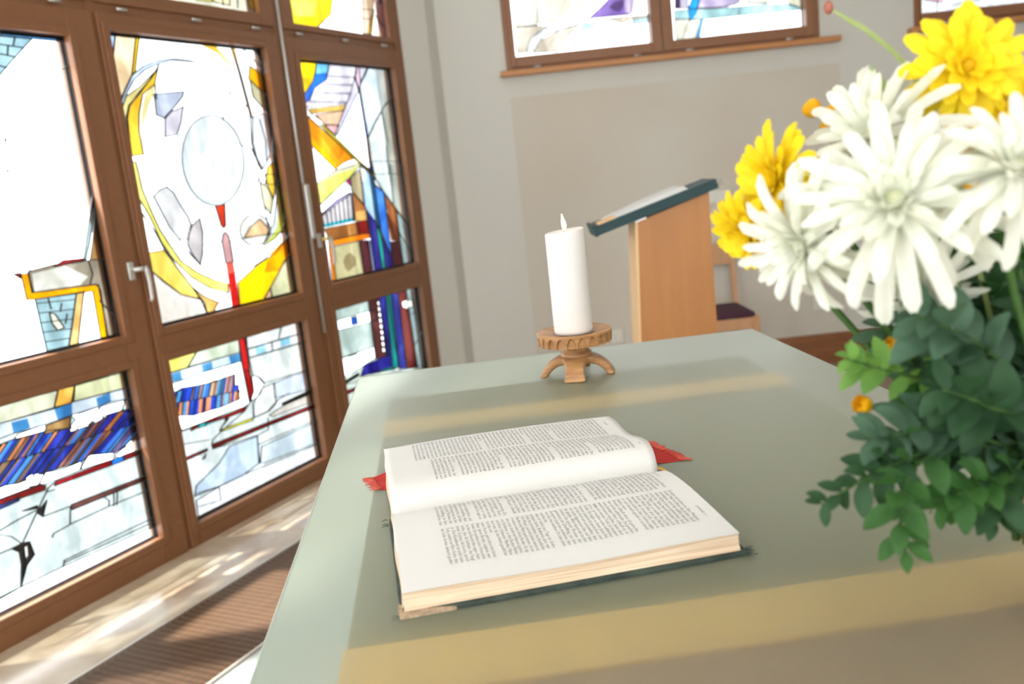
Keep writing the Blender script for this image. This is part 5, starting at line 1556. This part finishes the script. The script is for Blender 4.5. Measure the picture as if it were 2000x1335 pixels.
def petal(bm, base, out, up, L, w, e0, e1, cup=.25, tip=.55, nseg=8):
    """one petal: leaves 'base' at elevation e0 over the flower's plane and ends at e1; out/up are unit vectors"""
    side = out.cross(up).normalized()
    p = Vector(base); rows = []
    for i in range(nseg+1):
        t = i/nseg
        e = e0+(e1-e0)*t
        d = out*math.cos(e)+up*math.sin(e)
        nrm = -out*math.sin(e)+up*math.cos(e)
        ww = w*(.45+.55*math.sin(min(1, t/tip)*math.pi/2))*(1 if t < .80 else math.sqrt(max(0, 1-((t-.80)/.21)**2)))/2
        rows.append([bm.verts.new(p-side*ww+nrm*ww*cup*2), bm.verts.new(p), bm.verts.new(p+side*ww+nrm*ww*cup*2)])
        p = p+d*L/nseg
    for a, b in zip(rows, rows[1:]):
        for k in range(2): bm.faces.new((a[k], a[k+1], b[k+1], b[k]))
NECK = Vector((.405, .665, 1.03))
GROUPS = {'white': 'white chrysanthemums in the bouquet', 'yellow': 'yellow chrysanthemums in the bouquet', 'yellow_small': 'yellow chrysanthemums in the bouquet'}
def flower(kind, label, pos, R, face, seed):
    r = random.Random(seed)
    root = tag(empty('chrysanthemum', pos), label, 'flower', GROUPS.get(kind))
    f = Vector(face).normalized()
    a = f.cross(Vector((.2, .3, 1))).normalized(); b = f.cross(a)
    if kind == 'white':
        layers = [(12, 1.20, .0108, -.15, -1.1), (13, 1.12, .0102, .15, -.6), (13, .92, .0096, .45, .0), (12, .68, .0086, .75, .6), (10, .42, .0075, 1.0, 1.1), (9, .26, .006, 1.25, 1.35)]
        sp = .22
    elif kind == 'cream':
        layers = [(16, 1.0, .013, .1, -.2), (14, .8, .012, .5, .3), (12, .6, .010, .9, .8)]; sp = .1
    else:
        layers = [(13, .95, .0155, -.10, -.40), (13, .92, .0150, .22, -.05), (12, .78, .014, .50, .25), (11, .60, .012, .80, .65), (9, .42, .010, 1.1, 1.1)]; sp = .20
    ksc = R/.056
    for li, (n, lf, w, e0, e1) in enumerate(layers):
        if li in (0, 3): bm = bmesh.new()
        for k in range(n):
            th = 2*math.pi*(k+.5*(li % 2))/n+r.uniform(-.12, .12)
            o = (a*math.cos(th)+b*math.sin(th)).normalized()
            droop = 0
            if kind == 'white' and li < 2:
                # the outer petals give way to their own weight
                droop = -.35*max(0, o.dot(Vector((0, 0, 1)))*-1+.2)
            petal(bm, o*R*.10+f*li*.0012*ksc, o, f, R*lf*r.uniform(.88, 1.10), w*max(.75, min(1.15, ksc))*r.uniform(.85, 1.1), e0+r.uniform(-sp, sp), e1+droop+r.uniform(-.2, .2), cup=.30 if kind == 'white' else .16)
        if li in (2, len(layers)-1):
            obj('outer_petals' if li == 2 else 'inner_petals', bm, MP[kind], root, True)
    bm = bmesh.new()
    bmesh.ops.create_icosphere(bm, subdivisions=2, radius=R*.14)
    bmesh.ops.translate(bm, verts=bm.verts, vec=f*R*.05)
    obj('flower_center', bm, MCEN[kind], root, True)
    bm = bmesh.new()
    P = Vector(pos)
    tgt = NECK-P+Vector((r.uniform(-.02, .02), r.uniform(-.015, .015), 0))
    pts = []
    p1 = -f*.05*ksc+Vector((.01, .05, -.02)); p2 = tgt*.6+Vector((0, .0, .02))
    for k in range(13):
        t = k/12
        pts.append(p1*3*t*(1-t)**2+p2*3*t*t*(1-t)+tgt*t**3)
    tube(bm, pts, [.0030]*13, 8)
    obj('stem', bm, M_STEM, root, True)
    bm = bmesh.new()
    for k in range(9):
        th = 2*math.pi*k/9
        o = a*math.cos(th)+b*math.sin(th)
        petal(bm, -f*.006, o, f, R*.26, .008, -.3, .5, nseg=4)
    obj('calyx', bm, M_STEM, root, True)
    return root
for i, (k, l, p, R_, f) in enumerate(FLOWERS): flower(k, l, p, R_, f, 20+i)
for i, (l, p, R_, s) in enumerate(BUDS):
    root = tag(empty('flower_bud', p), l, 'flower bud', 'flower buds in the bouquet')
    d = (Vector(p)-Vector(s)).normalized()
    a = d.cross(Vector((.1, .2, 1))).normalized(); b = d.cross(a)
    bm = bmesh.new()
    for j, (n, rr) in enumerate(((7, 1.0), (6, .7), (4, .4))):
        for k in range(n):
            th = 2*math.pi*k/n+j
            o = a*math.cos(th)+b*math.sin(th)
            petal(bm, o*R_*.3*rr-d*R_*.5, o, d, R_*1.9, R_*.95, 1.0-.3*rr, 2.1, cup=.1, nseg=5)
    obj('petals', bm, MP['yellow_small'], root, True)
    bm = bmesh.new()
    for k in range(7):
        th = 2*math.pi*k/7; o = a*math.cos(th)+b*math.sin(th)
        petal(bm, -d*R_*.8, o, d, R_*1.1, R_*.7, .6, 1.5, nseg=4)
    obj('calyx', bm, M_STEM, root, True)
    bm = bmesh.new(); S = Vector(s)-Vector(p)
    pts = [-d*R_*.7, S*.5+Vector((0, 0, .004)), S]
    T = NECK-Vector(p)
    pts += [S*.6+T*.4, T]
    tube(bm, pts, .0013, 6)
    obj('stem', bm, M_STEM, root, True)
def leaf(bm, base, d, up, L, w, droop):
    d = d.normalized(); side = d.cross(up).normalized(); up2 = side.cross(d).normalized()
    rows = []; p = Vector(base); n = 7
    for i in range(n+1):
        t = i/n
        ww = w*(math.sin(math.pi*min(1, t*.93+.05))**.75)/2
        dd = (d-up2*droop*t).normalized()
        rows.append([bm.verts.new(p-side*ww+up2*ww*.35), bm.verts.new(p), bm.verts.new(p+side*ww+up2*ww*.35)])
        p = p+dd*L/n
    for a_, b_ in zip(rows, rows[1:]):
        for k in range(2): bm.faces.new((a_[k], a_[k+1], b_[k+1], b_[k]))
def bez(pts, t):
    n = len(pts)-1; x = t*n; i = min(int(x), n-1); f = x-i
    p0 = pts[max(i-1, 0)]; p1 = pts[i]; p2 = pts[i+1]; p3 = pts[min(i+2, n)]
    return .5*((2*p1)+(p2-p0)*f+(2*p0-5*p1+4*p2-p3)*f*f+(3*p1-p0-3*p2+p3)*f**3)
for i, (l, path, size, kind, n) in enumerate(BRANCHES):
    r = random.Random(100+i)
    pts = [Vector(p) for p in path]+[NECK+Vector((0, 0, -.02))]
    base = pts[0].copy()
    root = tag(empty('foliage_branch', base), l, 'foliage', 'green branches in the bouquet')
    pts = [p-base for p in pts]
    bm = bmesh.new()
    sp_pts = [bez(pts, k/24) for k in range(25)]
    tube(bm, sp_pts, [.0008+.0013*k/24 for k in range(25)], 6)
    obj('stem', bm, M_STEM, root, True)
    bm = bmesh.new()
    span = (len(pts)-2)/(len(pts)-1)
    for k in range(n*2):
        t = (k/(n*2-1))*span*.98
        p = bez(pts, t); q = bez(pts, min(1, t+.02)); ax = (p-q).normalized()
        th = k*2.4+r.uniform(-.4, .4)
        s = ax.cross(Vector((.2, -.3, .9))).normalized(); u = ax.cross(s)
        o = s*math.cos(th)+u*math.sin(th)
        sz = size*(.55+.45*min(1, t*5))*r.uniform(.8, 1.15)
        d = (ax*.55+o*.8)
        leaf(bm, p+o*.001, d, Vector((-.2, -.5, .8)), sz, sz*.52, r.uniform(.1, .9))
    obj('leaves', bm, ML[kind], root, True)
# two blades of grass
M_GRASS = petal_mat('pale_grass', (0.34, 0.42, 0.16), (0.28, 0.36, 0.13), (.35, .45, .15))
def blade(label, path, w, bud):
    o0 = Vector(path[0]); root = tag(empty('grass_blade', o0), label, 'grass blade')
    pts = [Vector(p)-o0 for p in path]
    bm = bmesh.new(); rows = []
    for k in range(31):
        t = k/30; p = bez(pts, t); q = bez(pts, min(1, t+.02)); d = (q-p).normalized() if k < 30 else d
        s = d.cross(Vector((0, -1, .1))).normalized()
        ww = w*min(1, .25+t*4)/2
        rows.append([bm.verts.new(p-s*ww), bm.verts.new(p+Vector((0, .0006, 0))), bm.verts.new(p+s*ww)])
    for a_, b_ in zip(rows, rows[1:]):
        for k in range(2): bm.faces.new((a_[k], a_[k+1], b_[k+1], b_[k]))
    obj('blade', bm, M_GRASS, root, True)
    if bud:
        bm = bmesh.new(); bmesh.ops.create_icosphere(bm, subdivisions=2, radius=.0042)
        for v in bm.verts: v.co.z *= 1.4
        obj('seed_head', bm, pbr('reddish_seed_head', (0.35, 0.12, 0.08), 0.8, noise=0.3, scale=200), root, True)
blade('long arching pale green grass blade with a reddish tip above the bouquet', [(.3004, .8, 1.4716), (.3146, .79, 1.4579), (.3275, .78, 1.4447), (.3479, .76, 1.4131), (.3668, .74, 1.3563), (.3762, .69, 1.2185), (.39, .665, 1.09)], .0046, True)
blade('short grey green grass blade rising just above the rear white flower', [(.3099, .74, 1.4147), (.3198, .74, 1.3997), (.329, .73, 1.3679), (.3494, .7, 1.2611), (.39, .665, 1.09)], .0055, False)
# vase
M_VASE = pbr('terracotta_glaze', (0.62, 0.38, 0.20), 0.35, col2=(0.55, 0.32, 0.16), scale=14)
vase = tag(empty('vase', (.460, .660, ZT)), 'tan ceramic vase cut by the right edge of the photo, holding the bouquet', 'vase')
bm = bmesh.new()
lathe(bm, [(.002, .004), (.024, .004), (.050, .040), (.064, .085), (.070, .120), (.0745, .126), (.0755, .122), (.0700, .085), (.055, .035), (.034, .006), (.030, .0005), (.002, .0005)], 56)
obj('body', bm, M_VASE, vase, True)
